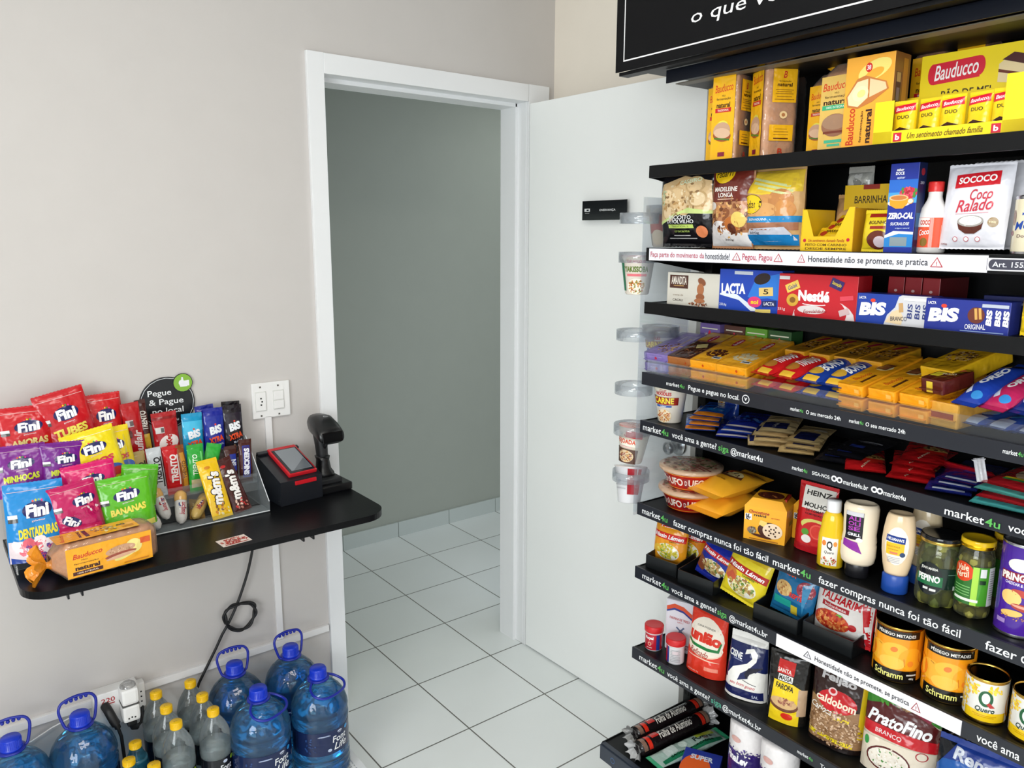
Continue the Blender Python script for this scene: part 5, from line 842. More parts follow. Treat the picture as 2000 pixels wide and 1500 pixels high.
jar('olive_jar', 'jar of green olives with yellow lid and green label', .0315, .158, .840, .072, ('F0C41E', 'E8B81E'), ['8A8434', 'A09A48', '7A7228', 'B0A450'], 9, ('4A9A2A', [r(-.3, .5, .6, 1, '2E6E2A'), e(-.27, .82, .56, .5, 'D8441E'), t('Vale', -.27, .92, .3, .16, 'F8E8C8', 10, .2, .02), t('Fértil', -.27, .75, .36, .16, 'F8E8C8', 10, .2, .02), r(.05, .5, .14, 1, 'A8D84A'), *[r(-.25, .45-.07*i, .4, .025, '7AB86A') for i in range(4)], r(-.15, .12, .6, .07, 'E8F0E0'), r(.22, .86, .14, .22, 'E6E6E4'), r(.22, .62, .14, .1, '1E3A1E'), r(.46, .5, .2, 1.0, 'D8DAD8'), *[r(.46, .9-.06*i, .14, .02, '8A8C8A') for i in range(13)]]), 18, .03, .108, '9A9440', .0115)
jar('olive_jar', 'second jar with yellow lid behind the olives', .0315, .158, .868, .150, ('D8B01E', 'C8A01E'), ['8A8434', '7A7228'], 9, ('2E5E22', []), 10, .03, .108, '8A8438', .0125)
pr = [t('PRINGLES', -.02, .66, .74, .085, 'F2E8E0', b=.04), r(-.02, .66, .8, .105, '8A1E2E'), t('PRINGLES', -.02, .66, .76, .085, 'F6EEE6', b=.04), e(-.02, .80, .52, .15, 'F4EEE4'), t('CHEDDAR & BACON', 0, .58, .6, .035, 'F0E8F8', -4), e(.1, .48, .5, .08, 'B8443A', -14), e(-.14, .42, .42, .17, 'EFC878', -16), e(.12, .32, .5, .08, 'A83830', -10), e(.08, .33, .4, .03, 'E8A088', -10), e(-.1, .24, .44, .08, 'E8C068', 6), n(.0, .2, .6, .06, ['D8A048', 'B87A3A'], 16, .04, 2), r(-.3, .13, .2, .05, 'A88AC8')]
c = can('potato_chip_tube', 'tall purple potato chip tube at the right end beside the olives', .0375, .182, '4A2496', pr, lid='D8D8DC', group=None, cat='chip tube', ringm='C8C8CC', lidm=clear('E8E8F0', .3)); place(c, .922, .068, z6, 16)
# ================================================================ shelf 7
z7 = .716
TR = mat('16191B', 'plastic')
def tray(label, u_, w__, rot, W=.102, D=.16, H=.038):
    q = MB(); tt = .0022
    q.box((0, 0, tt/2), (W, D, tt), TR); q.box((0, -D/2+tt/2, H/2), (W, tt, H), TR); q.box((0, D/2-tt/2, H*.7), (W, tt, H*1.4), TR)
    for s_ in (-1, 1):
        x = s_*(W/2-tt/2); q.add([(x-tt/2, -D/2, 0), (x-tt/2, D/2, 0), (x-tt/2, D/2, H*1.4), (x-tt/2, -D/2, H), (x+tt/2, -D/2, 0), (x+tt/2, D/2, 0), (x+tt/2, D/2, H*1.4), (x+tt/2, -D/2, H)], [(3, 2, 1, 0), (4, 5, 6, 7), (0, 1, 5, 4), (1, 2, 6, 5), (2, 3, 7, 6), (3, 0, 4, 7)], TR)
    o = q.done('product_tray'); tag(o, label, 'tray'); place(o, u_, w__, z7, rot); return o
tray('black tray holding the orange noodle pack at the left end', .056, .108, 8); tray('black tray holding the blue noodle packs, second from the left', .184, .104, 6, .112)
tray('black tray holding the teal noodle pack, third from the left', .432, .104, 4, .118); tray('black tray holding the white tagliatelle pack, nearest the peach cans', .566, .112, 0, .125, .15, .04)
def nl(base, band, tx, food, bt='FFFFFF', extra=()): return [r(0, .5, 1, 1, base), r(0, .62, .98, .16, band, -3), t(tx, 0, .62, .86, .10, bt, -3, .2, .03), t('sabor', .2, .52, .3, .04, '5A3A10'), e(.0, .26, .72, .4, 'F4F0E0'), n(0, .26, .62, .34, food, 90, .09, 5)]+list(extra)
F1 = ['E8D850', 'F0E070', 'C8B830', '8AA83A', 'D8C848']
c = pouch('noodle_pack', 'orange instant noodle pack in the leftmost black tray', 'noodle pack', .100, .122, .045, 'F2A022', nl('F2A022', 'D8281E', 'Nissin Lámen', F1, extra=[e(-.3, .3, .3, .2, 'E8B83A'), t('Nissin', .0, .84, .5, .05, 'FFFFFF', b=.03), r(0, .84, .6, .02, 'D8281E')]), seed=100, wr=1.6); place(c, .052, .078, z7+.014, 14, -8)
c = pouch('noodle_pack', 'second orange noodle pack behind the front one in the leftmost tray', 'noodle pack', .100, .12, .035, 'E88E1E', nl('E88E1E', 'D8281E', 'Nissin Lámen', F1), seed=101); place(c, .075, .135, z7+.014, 8, -6)
c = pouch('noodle_pack', 'blue instant noodle pack leaning in the second tray', 'noodle pack', .110, .10, .035, '1E2E9C', nl('1E2E9C', 'C8242A', 'Nissin Lámen', ['D8C890', 'A87A4A', '5A7A3A', 'C8A868'], extra=[g([(-.45, .45), (-.1, .3), (-.3, .0), (-.48, .1)], '8A4A30')]), seed=102, wr=1.6); place(c, .205, .078, z7+.026, 4, -14, 12)
c = pouch('noodle_pack', 'second blue noodle pack standing behind in the second tray', 'noodle pack', .105, .12, .035, '1A2478', nl('1A2478', 'A81E24', 'Nissin Lámen', ['8A6A3A', '5A3A20'], 'D8A8A8'), seed=103); place(c, .215, .130, z7+.014, 2, -6)
c = pouch('noodle_pack', 'yellow instant noodle pack propped upright between the trays', 'noodle pack', .120, .122, .035, 'EBD62E', nl('EAD42C', 'B8221E', 'Nissin Lámen', ['E8D890', 'C8B060', '6A8A3A', 'F0E8B0', 'A87A4A'], extra=[e(-.32, .42, .3, .3, 'D8823A'), g([(-.45, .34), (-.3, .5), (-.16, .4), (-.2, .26)], 'C85A3A'), t('GALINHA', .1, .505, .3, .05, '4A6A1E', -3), r(0, .9, .9, .12, 'D8B828')]), seed=104, wr=1.4, fin=.008); place(c, .308, .062, z7+.012, 4, -12, 10)
c = pouch('noodle_pack', 'teal noodle pack with red lettering in the third tray', 'noodle pack', .105, .118, .035, '1E6A9C', [t('TURMA', -.2, .82, .4, .08, 'E85A2A', -3, b=.04), e(-.22, .5, .42, .32, 'D8B070'), n(-.22, .5, .36, .26, ['C89A5A', 'A86A3A', 'E0C080'], 40, .07, 3), r(-.2, .22, .44, .16, '2AA89A'), r(.1, .12, .16, .2, 'E0C83A'), e(.28, .62, .4, .34, '9A3A4A'), n(.28, .6, .34, .3, ['C86A7A', '7A2A3A', 'D8A0A0'], 40, .06, 4), t('REPTEIS', .15, .42, .4, .1, 'D8281E', -3, b=.04), g([(.2, .7), (.4, .8), (.3, .1)], '3A8AB8')], seed=105, wr=1.5, fin=.008); place(c, .445, .075, z7+.022, 6, -8, 6)
tl = [r(0, .5, .98, 1, 'E6E2DE'), g([(.3, 1), (.5, 1), (.5, 0), (.42, 0), (.36, .5)], 'C8202A'), t('TALHARIM', -.05, .76, .74, .15, 'C8202A', -4, b=.03), e(-.08, .92, .2, .05, 'A83A3A'), t('bolonhesa', -.1, .60, .4, .06, 'F0E0E0', -3), r(-.1, .60, .5, .10, 'A81E28', -3), t('bolonhesa', -.1, .60, .4, .06, 'F0E0E0', -3), e(-.15, .3, .66, .42, 'C8402A'), n(-.15, .3, .58, .36, ['D8703A', 'A82A1E', 'E8A05A', 'C8502A'], 110, .07, 8), e(.0, .46, .12, .06, '6AA83A'), e(.22, .3, .14, .14, 'B8262A'), r(.38, .2, .12, .12, 'F0F0F0', 20), r(.44, .36, .08, .1, 'F0F0F0', 20)]
c = pouch('pasta_pack', 'white and red tagliatelle pack in the tray next to the peach cans', 'pasta pack', .135, .116, .05, 'D0262C', tl, seed=106, wr=1.3, fin=.008); place(c, .573, .086, z7+.014, 4, -8)
pc = [r(0, .5, 2.094, 1, 'F49A16'), e(-.35, .5, .5, .4, 'F8B030'), e(.0, .60, .5, .3, 'FAB83A'), e(.32, .45, .5, .46, 'F6A824'), e(-.05, .34, .5, .26, 'FBC048'), e(-.02, .62, .14, .10, 'F07A2A', 20), e(.3, .36, .12, .12, 'F08A2A'), e(-.6, .5, .4, .4, 'F07A18'), e(.66, .5, .4, .4, 'F07A18'), r(.18, .38, .01, .16, 'C8601A', 8), r(-.3, .66, .08, .008, '8A4A10', -20), r(0, .93, 2.094, .15, '1E1712'), t('PÊSSEGO METADES', .0, .93, .72, .075, 'F4F0E8', b=.02), r(0, .09, 2.094, .24, '17120E'), t('Schramm', -.10, .10, .56, .13, 'F4EE8A', b=.02), r(.34, .13, .2, .03, 'D8D8D0'), t('485g', .34, .05, .1, .05, 'F0F0E8')]
c = can('peach_can', 'large peach can on the left, half under the shelf rail, beside the tagliatelle', .048, .123, 'F49A16', pc, lid='3A2E18'); place(c, .712, .064, z7, 20)
c = can('peach_can', 'large peach can on the right, behind the small corn can', .048, .123, 'F49A16', pc, lid='3A2E18'); place(c, .812, .073, z7, 24)
qc = [r(0, .12, 2.094, .24, 'F0C81E'), n(-.4, .8, .5, .4, ['F2C82A', 'E8B41E', 'F8DC50'], 40, .09, 2), n(.2, .86, .34, .2, ['F2C82A', 'F8DC50'], 16, .08, 3), n(-.6, .45, .4, .7, ['E0B83A', 'F0D060'], 40, .1, 5), e(.0, .60, .30, .42, '1A5A34'), e(.0, .61, .17, .28, 'EDEDE8'), g([(.02, .46), (.08, .52), (.2, .40), (.1, .38)], 'B8302A'), t('Quero', 0, .30, .40, .15, '1A3A2A', 0, .2, .02), e(.62, .4, .3, .6, 'D89A2A'), r(0, .16, .5, .012, 'C89A10'), r(0, .12, .4, .012, 'C89A10')]
c = can('corn_can', 'small white and yellow corn can with green Q in front of the right peach can', .0375, .092, 'E4E2DC', qc, lid='3A3020'); place(c, .892, .054, z7, 22)
c = can('corn_can', 'second white and yellow corn can cut by the right edge of the photo', .0375, .092, 'E4E2DC', qc, lid='3A3020'); place(c, .974, .056, z7, 2)
# ================================================================ shelf 8
z8 = .469
def tin(label, u_, w__, art_, base):
    c = root('baking_powder_tin', label, 'tin'); q = MB(); q.lathe([(0, .002), (.023, 0), (.0245, .003), (.0245, .052), (.023, .056)], mat('D8D8DA', 'gloss'), 36); q.done('body', c)
    q = MB(); q.lathe([(.0248, .004), (.0248, .050)], mat(base, 'gloss'), 40); cylart(q, .025, .004, .046, art_, 'gloss'); q.done('label', c)
    q = MB(); q.lathe([(.0262, .054), (.0275, .056), (.0275, .0705), (.026, .073), (.022, .0725), (0, .0722)], mat('D0242A', 'plastic'), 36); q.lathe([(.0266, .0525), (.0272, .0545)], mat('F0E8E8', 'plastic'), 36); q.done('lid', c); place(c, u_, w__, z8, 28)
tin('small red baking powder tin at the far left end of its shelf', .034, .048, [r(.5, .5, .5, 1, '2A3A8A'), t('Royal', -.12, .76, .44, .24, 'FFFFFF', b=.04), e(-.1, .4, .2, .26, 'E8B8A0'), e(-.1, .4, .12, .16, 'C81E2E'), t('pó', -.1, .15, .3, .1, 'F0D8D8')], 'BE1E30')
tin('second baking powder tin with white back label, in front of the flour', .120, .044, [r(-.32, .5, .16, 1, '2A3A8A'), r(-.5, .5, .3, 1, 'C81E2E'), *[r(.1, .85-.1*i, .5, .03, '9A9AA0') for i in range(8)], r(.1, .7, .3, .2, 'D8C8CC')], 'DAD8DA')
c = carton('flour_bag', 'white paper flour bag with windmill behind the small red tins', 'flour bag', .088, .155, .055, 'E0DEE6', [g([(-.46, .86), (-.2, .93), (.1, .9), (.42, .78), (.42, .70), (.1, .82), (-.2, .85), (-.46, .78)], 'D8502A'), g([(-.46, .78), (-.2, .85), (.1, .82), (.42, .70), (.42, .66), (.1, .78), (-.2, .81), (-.46, .75)], '2A3A8A'), t('FARINHA DE TRIGO', -.02, .64, .66, .05, 'B83A3A', -3, b=.02), t('TIPO 1', 0, .58, .2, .025, 'B83A3A'), g([(-.08, .22), (.12, .22), (.06, .38), (-.02, .38)], 'D8903A'), r(.02, .42, .36, .03, '5A6A8A', 50), r(.02, .42, .36, .03, '5A6A8A', -40), e(.02, .34, .06, .05, '8A4A20'), t('NORDESTE', 0, .12, .8, .1, 'A82A3A', b=.03)], kind='paper', bev=.006); place(c, .085, .112, z8, 22)
ua = [r(0, .5, 1, 1, 'E03A26'), e(0, .62, .94, .62, 'F2E8D8'), e(0, .44, .9, .28, 'F0C8B0'), e(0, .47, .92, .3, 'F2E8D8'), t('CANA FAZENDA', 0, .78, .5, .03, '4A4A44'), t('união', 0, .62, .84, .18, 'D8321E', -3, b=.06), g([(-.42, .55), (-.3, .50), (.1, .47), (.34, .48), (.4, .6), (.43, .6), (.38, .44), (.1, .42), (-.3, .45), (-.43, .5)], '1E7A3E'), t('Refinado', -.1, .36, .5, .1, 'A8302A', -4, .35), e(0, .28, .84, .02, 'F0C8B0'), r(.25, .15, .3, .06, 'F0907A'), t('AÇÚCAR 1kg', -.2, .04, .3, .03, 'F0C8B8')]
c = pouch('sugar_bag', 'red and cream one kilo sugar bag between the flour and the salt', 'sugar bag', .118, .168, .062, 'DC4030', ua, stand=True, seed=110, wr=1.0, fin=.010, topw=.92); place(c, .206, .072, z8, 8, -3)
sa = [g([(-.5, .92), (.5, .92), (.5, .5), (.36, .5), (.0, .5), (-.5, .25)], '1A2458'), r(-.2, .55, .6, .5, '1A2458'), g([(-.14, .30), (-.34, .22), (-.44, .10), (.46, .08), (.48, .5), (.3, .52), (.12, .38)], 'F0EEE8'), g([(-.42, .36), (-.30, .5), (.04, .62), (.16, .72), (.10, .80), (-.04, .76), (-.02, .84), (.16, .88), (.28, .80), (.26, .68), (.1, .54), (-.1, .42), (-.2, .2), (-.4, .2)], 'F4F2EC'), g([(.0, .44), (.1, .56), (.44, .60), (.3, .53), (.14, .46), (.06, .36)], '1A1A2E'), t('CISNE', -.28, .72, .36, .11, 'F4F4F4', -3, b=.03), t('refinado', -.2, .645, .24, .025, 'B8C0E0', -3), t('seu bom gosto', -.02, .24, .62, .07, 'C84A54', 0, .35), r(0, .1, .92, .15, '1E2458', 2), r(.0, .02, .9, .05, 'EDEAE4'), r(.14, .31, .34, .01, '2A2A34', -8), t('SAL', .3, .1, .14, .05, 'C8D0E8')]
c = pouch('salt_bag', 'one kilo salt bag with white swan on navy, clear top folded back', 'salt bag', .112, .152, .062, 'EFEDE8', sa, stand=True, seed=112, wr=1.1, fin=.014, topw=.85); place(c, .338, .070, z8, 16, -3)
fo = [r(0, .5, 1, 1, '1C1A18'), g([(-.42, .0), (-.34, .62), (.14, .60), (.34, .55), (.34, 0)], 'F2D022'), r(.38, .35, .2, .4, 'C8A888'), r(-.06, .82, .42, .2, 'C8221E', -4), t('SANTA', -.1, .77, .34, .06, 'F4F0E8', -4, b=.02), t('MASSA', -.06, .665, .32, .07, '1A1A1A', -4, b=.03), r(-.06, .665, .36, .09, 'F0EEE8', -4), t('MASSA', -.06, .665, .32, .07, '1A1A1A', -4, b=.03), t('FAROFA', -.06, .54, .44, .08, '1A1A1A', -5, b=.03), e(-.05, .28, .72, .2, '6A3A24', -4), e(-.05, .31, .66, .16, 'D8B07A', -4), n(-.0, .34, .4, .1, ['8A4A3A', 'A86A50', 'C89A70'], 30, .07, 3), e(.05, .12, .3, .1, 'D8301E')]
c = pouch('farofa_bag', 'black and yellow toasted flour bag with red square logo', 'farofa bag', .094, .168, .05, '1C1A18', fo, stand=True, seed=114, wr=.9, fin=.006); place(c, .462, .064, z8, 22, -2)
be = [g([(-.5, 1), (.5, 1), (.5, .55), (.1, .52), (-.5, .6)], '2E1814'), r(.48, .6, .16, .8, 'D8B81E'), t('Feijão', -.02, .86, .62, .13, 'C8C4C4', -4, b=.04), e(.0, .60, .7, .28, 'C81E26'), e(-.1, .71, .16, .1, 'F0D0D0'), e(-.1, .715, .1, .06, 'C81E26'), t('caldobom', -.02, .59, .72, .10, 'F8E8D0', -5, b=.03), t('Carioca', -.26, .47, .4, .08, 'F0ECE4', -5, .3), n(-.02, .26, .98, .46, ['B08A64', 'C8A484', '9A7450', '7A5638', 'D8B898'], 330, .05, 7), r(.12, .40, .26, .04, 'E8CC2A', -4), r(-.05, .12, .8, .05, 'EAD02A', -5), t('PRODUTO TIPO 1', -.05, .12, .6, .03, '3A2A1A', -5), r(0, .03, 1, .06, '1E1412')]
c = pouch('bean_bag', 'clear bag of speckled beans with dark top and red logo', 'bean bag', .125, .182, .065, '9A7450', be, stand=True, seed=116, wr=1.2, fin=.010); place(c, .585, .078, z8-.0, 14, -4)
ri = [g([(-.5, 1), (.5, 1), (.5, .7), (.3, .78), (-.2, .82), (-.5, .76)], '3E8A2E'), n(0, .9, .9, .2, ['2E6A22', '5AA83A', '4A9A34'], 60, .08, 2), g([(-.5, .76), (-.2, .84), (.3, .80), (.5, .68), (.5, .5), (-.5, .5)], '5A1E1E'), g([(-.3, .96), (.0, .94), (.4, .80), (.36, .74), (.0, .86), (-.3, .88)], '8A1E3A'), t('gostinho especial', .04, .895, .5, .03, 'F0D0D8', -10), n(.0, .84, .2, .08, ['8A6A4A', 'C8A070'], 14, .06, 4), r(0, .49, 1, .13, 'C81E28', -2), t('PratoFino', -.02, .635, .86, .15, 'FFFFFF', -3, .3, .03), t('BRANCO', -.14, .49, .36, .05, 'F0E0E0', -2), r(0, .2, .98, .42, 'E4D8C4'), e(-.1, .2, .6, .3, '5A1E1E'), e(-.1, .2, .55, .26, 'EAE2D4'), n(-.1, .2, .5, .22, ['F8F4EC', 'D8CCB8', '4A8A3A', 'F0E8DC'], 70, .035, 5), *ring(.32, .36, .16, .1, 'A82A34', 'E4D8C4'), e(-.42, .34, .07, .1, '3E9A4A')]
c = pouch('rice_bag', 'large rice bag with green top and brown and red label', 'rice bag', .150, .190, .065, 'D8CCB8', ri, stand=True, seed=118, wr=1.1, fin=.012); place(c, .725, .088, z8-.0, 16, -6)
c = pouch('grain_bag', 'dark spotted grain bag in shade behind the rice bag', 'grain bag', .09, .17, .05, '2A221E', [n(0, .5, .9, .9, ['5A4A3A', '8A8078', '3A2E28', 'C8B8A8'], 60, .06, 5)], stand=True, seed=120); place(c, .806, .190, z8, 0)
c = pouch('pasta_bag', 'blue pasta bag with white lettering in the bottom right corner', 'pasta bag', .16, .142, .06, '1E3A8C', [e(-.1, .55, 1, .5, '1E5AA8'), e(-.1, .3, .5, .3, 'C8A848'), t('Renata', .0, .84, .62, .18, 'C8CCD8', -8, 0, .03), g([(-.5, 1), (-.3, 1), (-.5, .6)], '14181E')], stand=True, seed=122, wr=1.4); place(c, .890, .082, z8, 10, -6)
# ================================================================ deep base shelf
z9 = .2115
def roll(name, label, rad, L, u_, w__, z, yaw, m, art=None, ends=None, rings=()):
    c = root(name, label, 'roll'); q = MB(); q.lathe([(rad*.3, -.002), (rad*.9, .004), (rad, .014), (rad, L-.014), (rad*.9, L-.004), (rad*.3, L+.002)], m, 32)
    if art: 
        def F(x, y, l): a = x/rad; return ((rad+.0004+l)*math.sin(a), -(rad+.0004+l)*math.cos(a), y)
        q.art(F, 3*rad, L, art, 'film', step=.01, clip=False)
    q.done('body', c)
    if ends:
        for z0, s_ in ((0, -1), (L, 1)):
            k = MB(); rd = random.Random(3); k.grid(lambda i, j: ((.012+.016*j)*math.sin(6.283*i)*(1+.25*math.sin(i*37+j*3)), -(.012+.016*j)*math.cos(6.283*i)*(1+.25*math.sin(i*29)), z0+s_*(.018*j+.004*math.sin(i*50)*j)), 36, 5, ends, cu=True); k.done('twisted_end', c)
    c.location = GP(u_, w__, z+rad); c.rotation_euler = (Matrix.Rotation(R(-90+yaw)+TH, 3, 'Z') @ Matrix.Rotation(R(-90), 3, 'X')).to_euler(); return c
fk = mat('1A1416', 'film')
fa = [r(0, .12, 2.1, .05, 'D8301E'), r(0, .05, 2.1, .05, '8A6A5A'), r(0, .88, 2.1, .05, 'D8301E'), r(0, .94, 2.1, .05, '8A6A5A'), t('Folha de Alumínio', .1, .5, 1.9, .34, 'E8E4DC', 90, .3), r(-.1, .22, .4, .1, 'C82A24', 90), t('4m', -.1, .22, .2, .05, 'F0F0F0', 90)]
roll('foil_roll', 'black foil roll with red rings lying at the back left of the base shelf', .021, .27, .052, -.035, z9, -2, fk, fa, mat('8A8A88', 'film'))
fa2 = list(fa)
roll('foil_roll', 'front black foil roll with white script lettering on the base shelf', .022, .27, .104, -.075, z9, -3, fk, fa2, mat('A8A8A8', 'film'))
c = pouch('foil_pack', 'flat green and silver wrapped roll of bags in front of the foil rolls', 'bag roll', .056, .24, .030, '9AB0A8', [r(.35, .5, .2, .9, '1E6A4A'), t('FORTE', -.05, .72, 1.2, .3, '2A3A34', 90, b=.05), t('SACOS', .12, .74, .3, .1, '8A2A24', 90), r(-.2, .78, .3, .28, 'A8B83A'), t('SACOS REFORÇADOS', .3, .5, 2.8, .12, '101412', 90, b=.03), e(-.1, .42, .4, .12, 'C8D8D0'), r(-.05, .22, .5, .16, 'B8C4C0')], seed=130, wr=2.2, fin=.012, seal='3AA878', kind='film'); lay(c, .166, -.068, z9+.017, -5, 0)
c = carton('soap_box', 'blue and orange box at the very bottom of the photo on the base shelf', 'box', .10, .03, .15, '2A3A9C', [r(0, .5, 1, 1, '24328C')], top=[e(-.1, .45, .8, .8, 'E8642A'), t('SUPER', .0, .78, .6, .14, 'D8E0F0', b=.04), r(.3, .3, .3, .2, 'C82A5A')]); place(c, .262, -.005, z9, 30)
tu = [r(0, .36, 1, .68, '2E1E66'), n(0, .70, .95, .10, ['2E1E66', '4A2A86', 'E0DCD8'], 50, .05, 4), t('FinaLev', -.16, .60, .5, .11, 'F2F0F4', -6, b=.05), e(.0, .3, .24, .22, 'D85A6A'), e(.24, .36, .16, .08, '8AB84A'), e(-.2, .86, .24, .08, 'D8A8A0'), r(.3, .22, .2, .06, '6A5AA8'), n(.1, .25, .5, .3, ['C83A5A', '8A2A6A'], 12, .08, 4)]
for i, (u_, w__, lab) in enumerate([(.372, .045, 'white and purple folded tissue pack on the base shelf, left one'), (.470, .040, 'white and purple tissue pack on the base shelf, right one')]):
    c = root('tissue_pack', lab, 'tissue pack'); q = MB(); rad = .046; q.lathe([(0, 0), (rad*.94, .001), (rad, .008), (rad, .205), (rad*.95, .213), (rad*.3, .216), (0, .214)], mat('E8E4E4', 'bag'), 36)
    cylart(q, rad+.0008, .004, .2, tu, 'bag', W=2.6*rad) if True else None
    q.done('body', c); place(c, u_, w__, z9, 25)
# ================================================================ on the wall counter
zc = ZK+.0006
ACR = clear('F4F8FA', .05, .03, 'acrylic')
rt = root('candy_rack', 'clear stepped acrylic rack carrying the gummy candy bags on the black counter', 'display rack')
b = MB()
for y, z0 in ((-.075, .205), (-.155, .145), (-.225, .080)):
    b.box((.085, y, zc+z0-.0015), (.27, .055, .003), ACR); b.box((.085, y-.029, zc+z0/2), (.27, .003, z0), ACR)
b.done('steps', rt)
for x in (-.052, .222):
    b = MB(); b.add([(x-.0015, -.285, zc), (x-.0015, -.03, zc), (x-.0015, -.03, zc+.26), (x-.0015, -.11, zc+.26), (x+.0015, -.285, zc), (x+.0015, -.03, zc), (x+.0015, -.03, zc+.26), (x+.0015, -.11, zc+.26)], [(3, 2, 1, 0), (4, 5, 6, 7), (0, 1, 5, 4), (1, 2, 6, 5), (2, 3, 7, 6), (3, 0, 4, 7)], ACR); b.done('side_panel', rt)
def fini(label, base, txt, tc, x, y, z, W, H, rot=0, tilt=-14, roll=0, extra=(), seed=0, low=None, D=.050, dx=0):
    a = [e(.02+dx, .66, .50, .22, '1E1E5E', 4), t('Fini', .02+dx, .655, .40, .17, 'FFFFFF', 4, .1, .05), *[e(dx-.04+.05*i, .775+.012*math.sin(i), .035, .03, ['E83A2A', 'F2C81E', '3A9A3A', 'E83A8A'][i]) for i in range(4)], t('gelatinas', .02+dx, .52, .22, .03, 'F0D8D8', 4), t(txt, .0+dx, .38, .66, .13, tc, 4, .12, .05), r(0, .915, .9, .006, 'FFFFFF' if base == 'F4DC1E' else 'E8C8C8'), r(-.39, .60, .15, .05, 'E8E8E8'), r(-.39, .55, .15, .05, '4A4A4A'), *extra]
    c = pouch('gummy_bag', label, 'candy bag', W, H, D, base, a, stand=True, seed=seed+200, wr=2.0, fin=.003, topw=1.0); put(c, x, y, zc+z, rot, tilt, roll); return c
gm = lambda cols, s: [n(0, .14, .9, .26, cols, 40, .14, s)]
fini('red gummy bag labelled AMORAS at the top left of the candy rack', 'CC1420', 'AMORAS', 'F0D88A', .018, -.078, .206, .122, .135, 2, -8, 0, gm(['8A0E1A', 'D82A3A', '5A0A1E'], 2), 1)
fini('red gummy bag labelled TUBES tilted at the top of the candy rack', 'C81822', 'TUBES', 'F0E05A', .122, -.070, .212, .118, .160, 3, -6, -11, gm(['D82A3A', 'A81420'], 3), 2)
fini('plain looking red gummy bag behind the TUBES bag, nearest the chocolate bars', 'CE1C22', 'TUBES', 'E03A30', .196, -.038, .190, .10, .155, 4, -4, -2, [], 3, dx=.05)
fini('bright yellow gummy bag tilted in front of the red ones', 'F4DC1E', 'BEIJOS', 'D83A4A', .158, -.150, .148, .125, .130, 4, -12, -9, [e(.2, .16, .5, .24, '4A6AC0'), e(.3, .12, .3, .16, 'D83A3A'), e(0, .1, .4, .2, '8A7A4A')], 4)
fini('second yellow gummy bag mostly hidden behind the bright yellow one', 'EED01C', 'BEIJOS', 'D83A4A', .205, -.122, .146, .085, .125, 4, -8, -4, [e(.2, .2, .5, .24, '4A6AC0')], 5)
fini('purple gummy bag labelled MINHOCAS at the left end of the rack', '7A1A8A', 'MINHOCAS', 'D8E03A', -.014, -.160, .147, .112, .118, 0, -10, 1, [], 6)
fini('second purple gummy bag peeking from behind, between the first and the pink one', '74188A', 'MINHOCAS', 'D8E03A', .075, -.158, .150, .100, .108, 6, -8, 4, [r(.1, .08, .8, .12, 'B8407A')], 7)
fini('pink gummy bag in the middle of the candy rack', 'D8146A', 'BANANAS', 'D8146A', .128, -.212, .098, .118, .112, 2, -10, -3, [], 8)
fini('blue gummy bag labelled DENTADURAS at the front left, white and pink sweets visible', '1E8AD2', 'DENTADURAS', 'F0E03A', -.004, -.262, .020, .120, .176, 2, -10, 2, [r(0, .14, .98, .28, 'E6D8DC'), n(0, .15, .9, .26, ['E86A7A', 'F4F0F2', 'D84A6A', 'F8E8EA', '6A4A9A'], 34, .2, 4), g([(-.5, 0), (.5, 0), (.5, .05), (.2, .08), (-.2, .03), (-.5, .08)], '24449A')], 9, low=1)
fini('magenta gummy bag with creased front between the blue and green bags', 'C0145E', 'MORANGO', 'C0145E', .090, -.256, .060, .104, .118, 6, -10, -6, [e(-.2, .3, .4, .2, '1E1E5E', -30), t('Fini', -.2, .3, .34, .16, 'FFFFFF', -34, .1, .05), n(.3, .5, .2, .3, ['F0D0D8', 'D83A6A'], 10, .1, 2)], 10, dx=.14)
fini('green gummy bag labelled BANANAS at the right of the candy rack', '5CB81E', 'BANANAS', 'F0E05A', .196, -.252, .046, .122, .128, -4, -10, -4, [r(0, .06, .9, .1, 'E8D86A')], 11)
fini('second green gummy bag only showing its corner behind the green one', '58B41C', 'BANANAS', '58B41C', .226, -.200, .084, .085, .10, -6, -6, 8, [], 12)
c = pouch('gummy_bag', 'clear ended pink gummy bag low between the blue and magenta bags', 'candy bag', .09, .085, .03, 'C81E5A', [n(0, .5, .8, .8, ['E8B8C0', 'D83A5A', 'F0E8E8', 'A8104A'], 30, .16, 5)], stand=True, seed=230, fin=.003); put(c, .083, -.300, zc, 4, -8)
# loaf lying in front
c = root('bread_loaf', 'sliced bread loaf lying in yellow wrapper at the front of the black counter', 'bread'); L_, W_, H_ = .215, .085, .088
def sec(q, j):
    a = 2*math.pi*q; ca, sa = math.cos(a), math.sin(a); ex = .42; k = min(1, .35+j*5) if j < .13 else (1 if j < .93 else 1-(j-.93)*3)
    return ((j-.5)*L_, W_/2*math.copysign(abs(ca)**ex, ca)*k, H_/2+H_/2*math.copysign(abs(sa)**ex, sa)*k*(1+.02*math.sin(j*60)) - (0 if k > .99 else 0))
b = MB(); b.grid(sec, 40, 40, mat('CFA07E', 'food'), cu=True); b.add([sec(i/40, 1) for i in range(40)], [tuple(range(40))], mat('CFA07E', 'food')); b.done('bread', c)
b = MB(); b.grid(lambda i, j: tuple(Vector((0, 0, H_/2))+(Vector(sec(i, j))-Vector((0, 0, H_/2)))*1.03+Vector((0, 0, .0012))), 40, 40, clear('FFF2E0', .10, .1, 'film', 1.4, .004), cu=True)
b.add([tuple(Vector((0, 0, H_/2))+(Vector(sec(i/40, 1))-Vector((0, 0, H_/2)))*1.03) for i in range(40)], [tuple(range(40))], clear('FFF2E0', .10, .1, 'film', 1.4, .004))
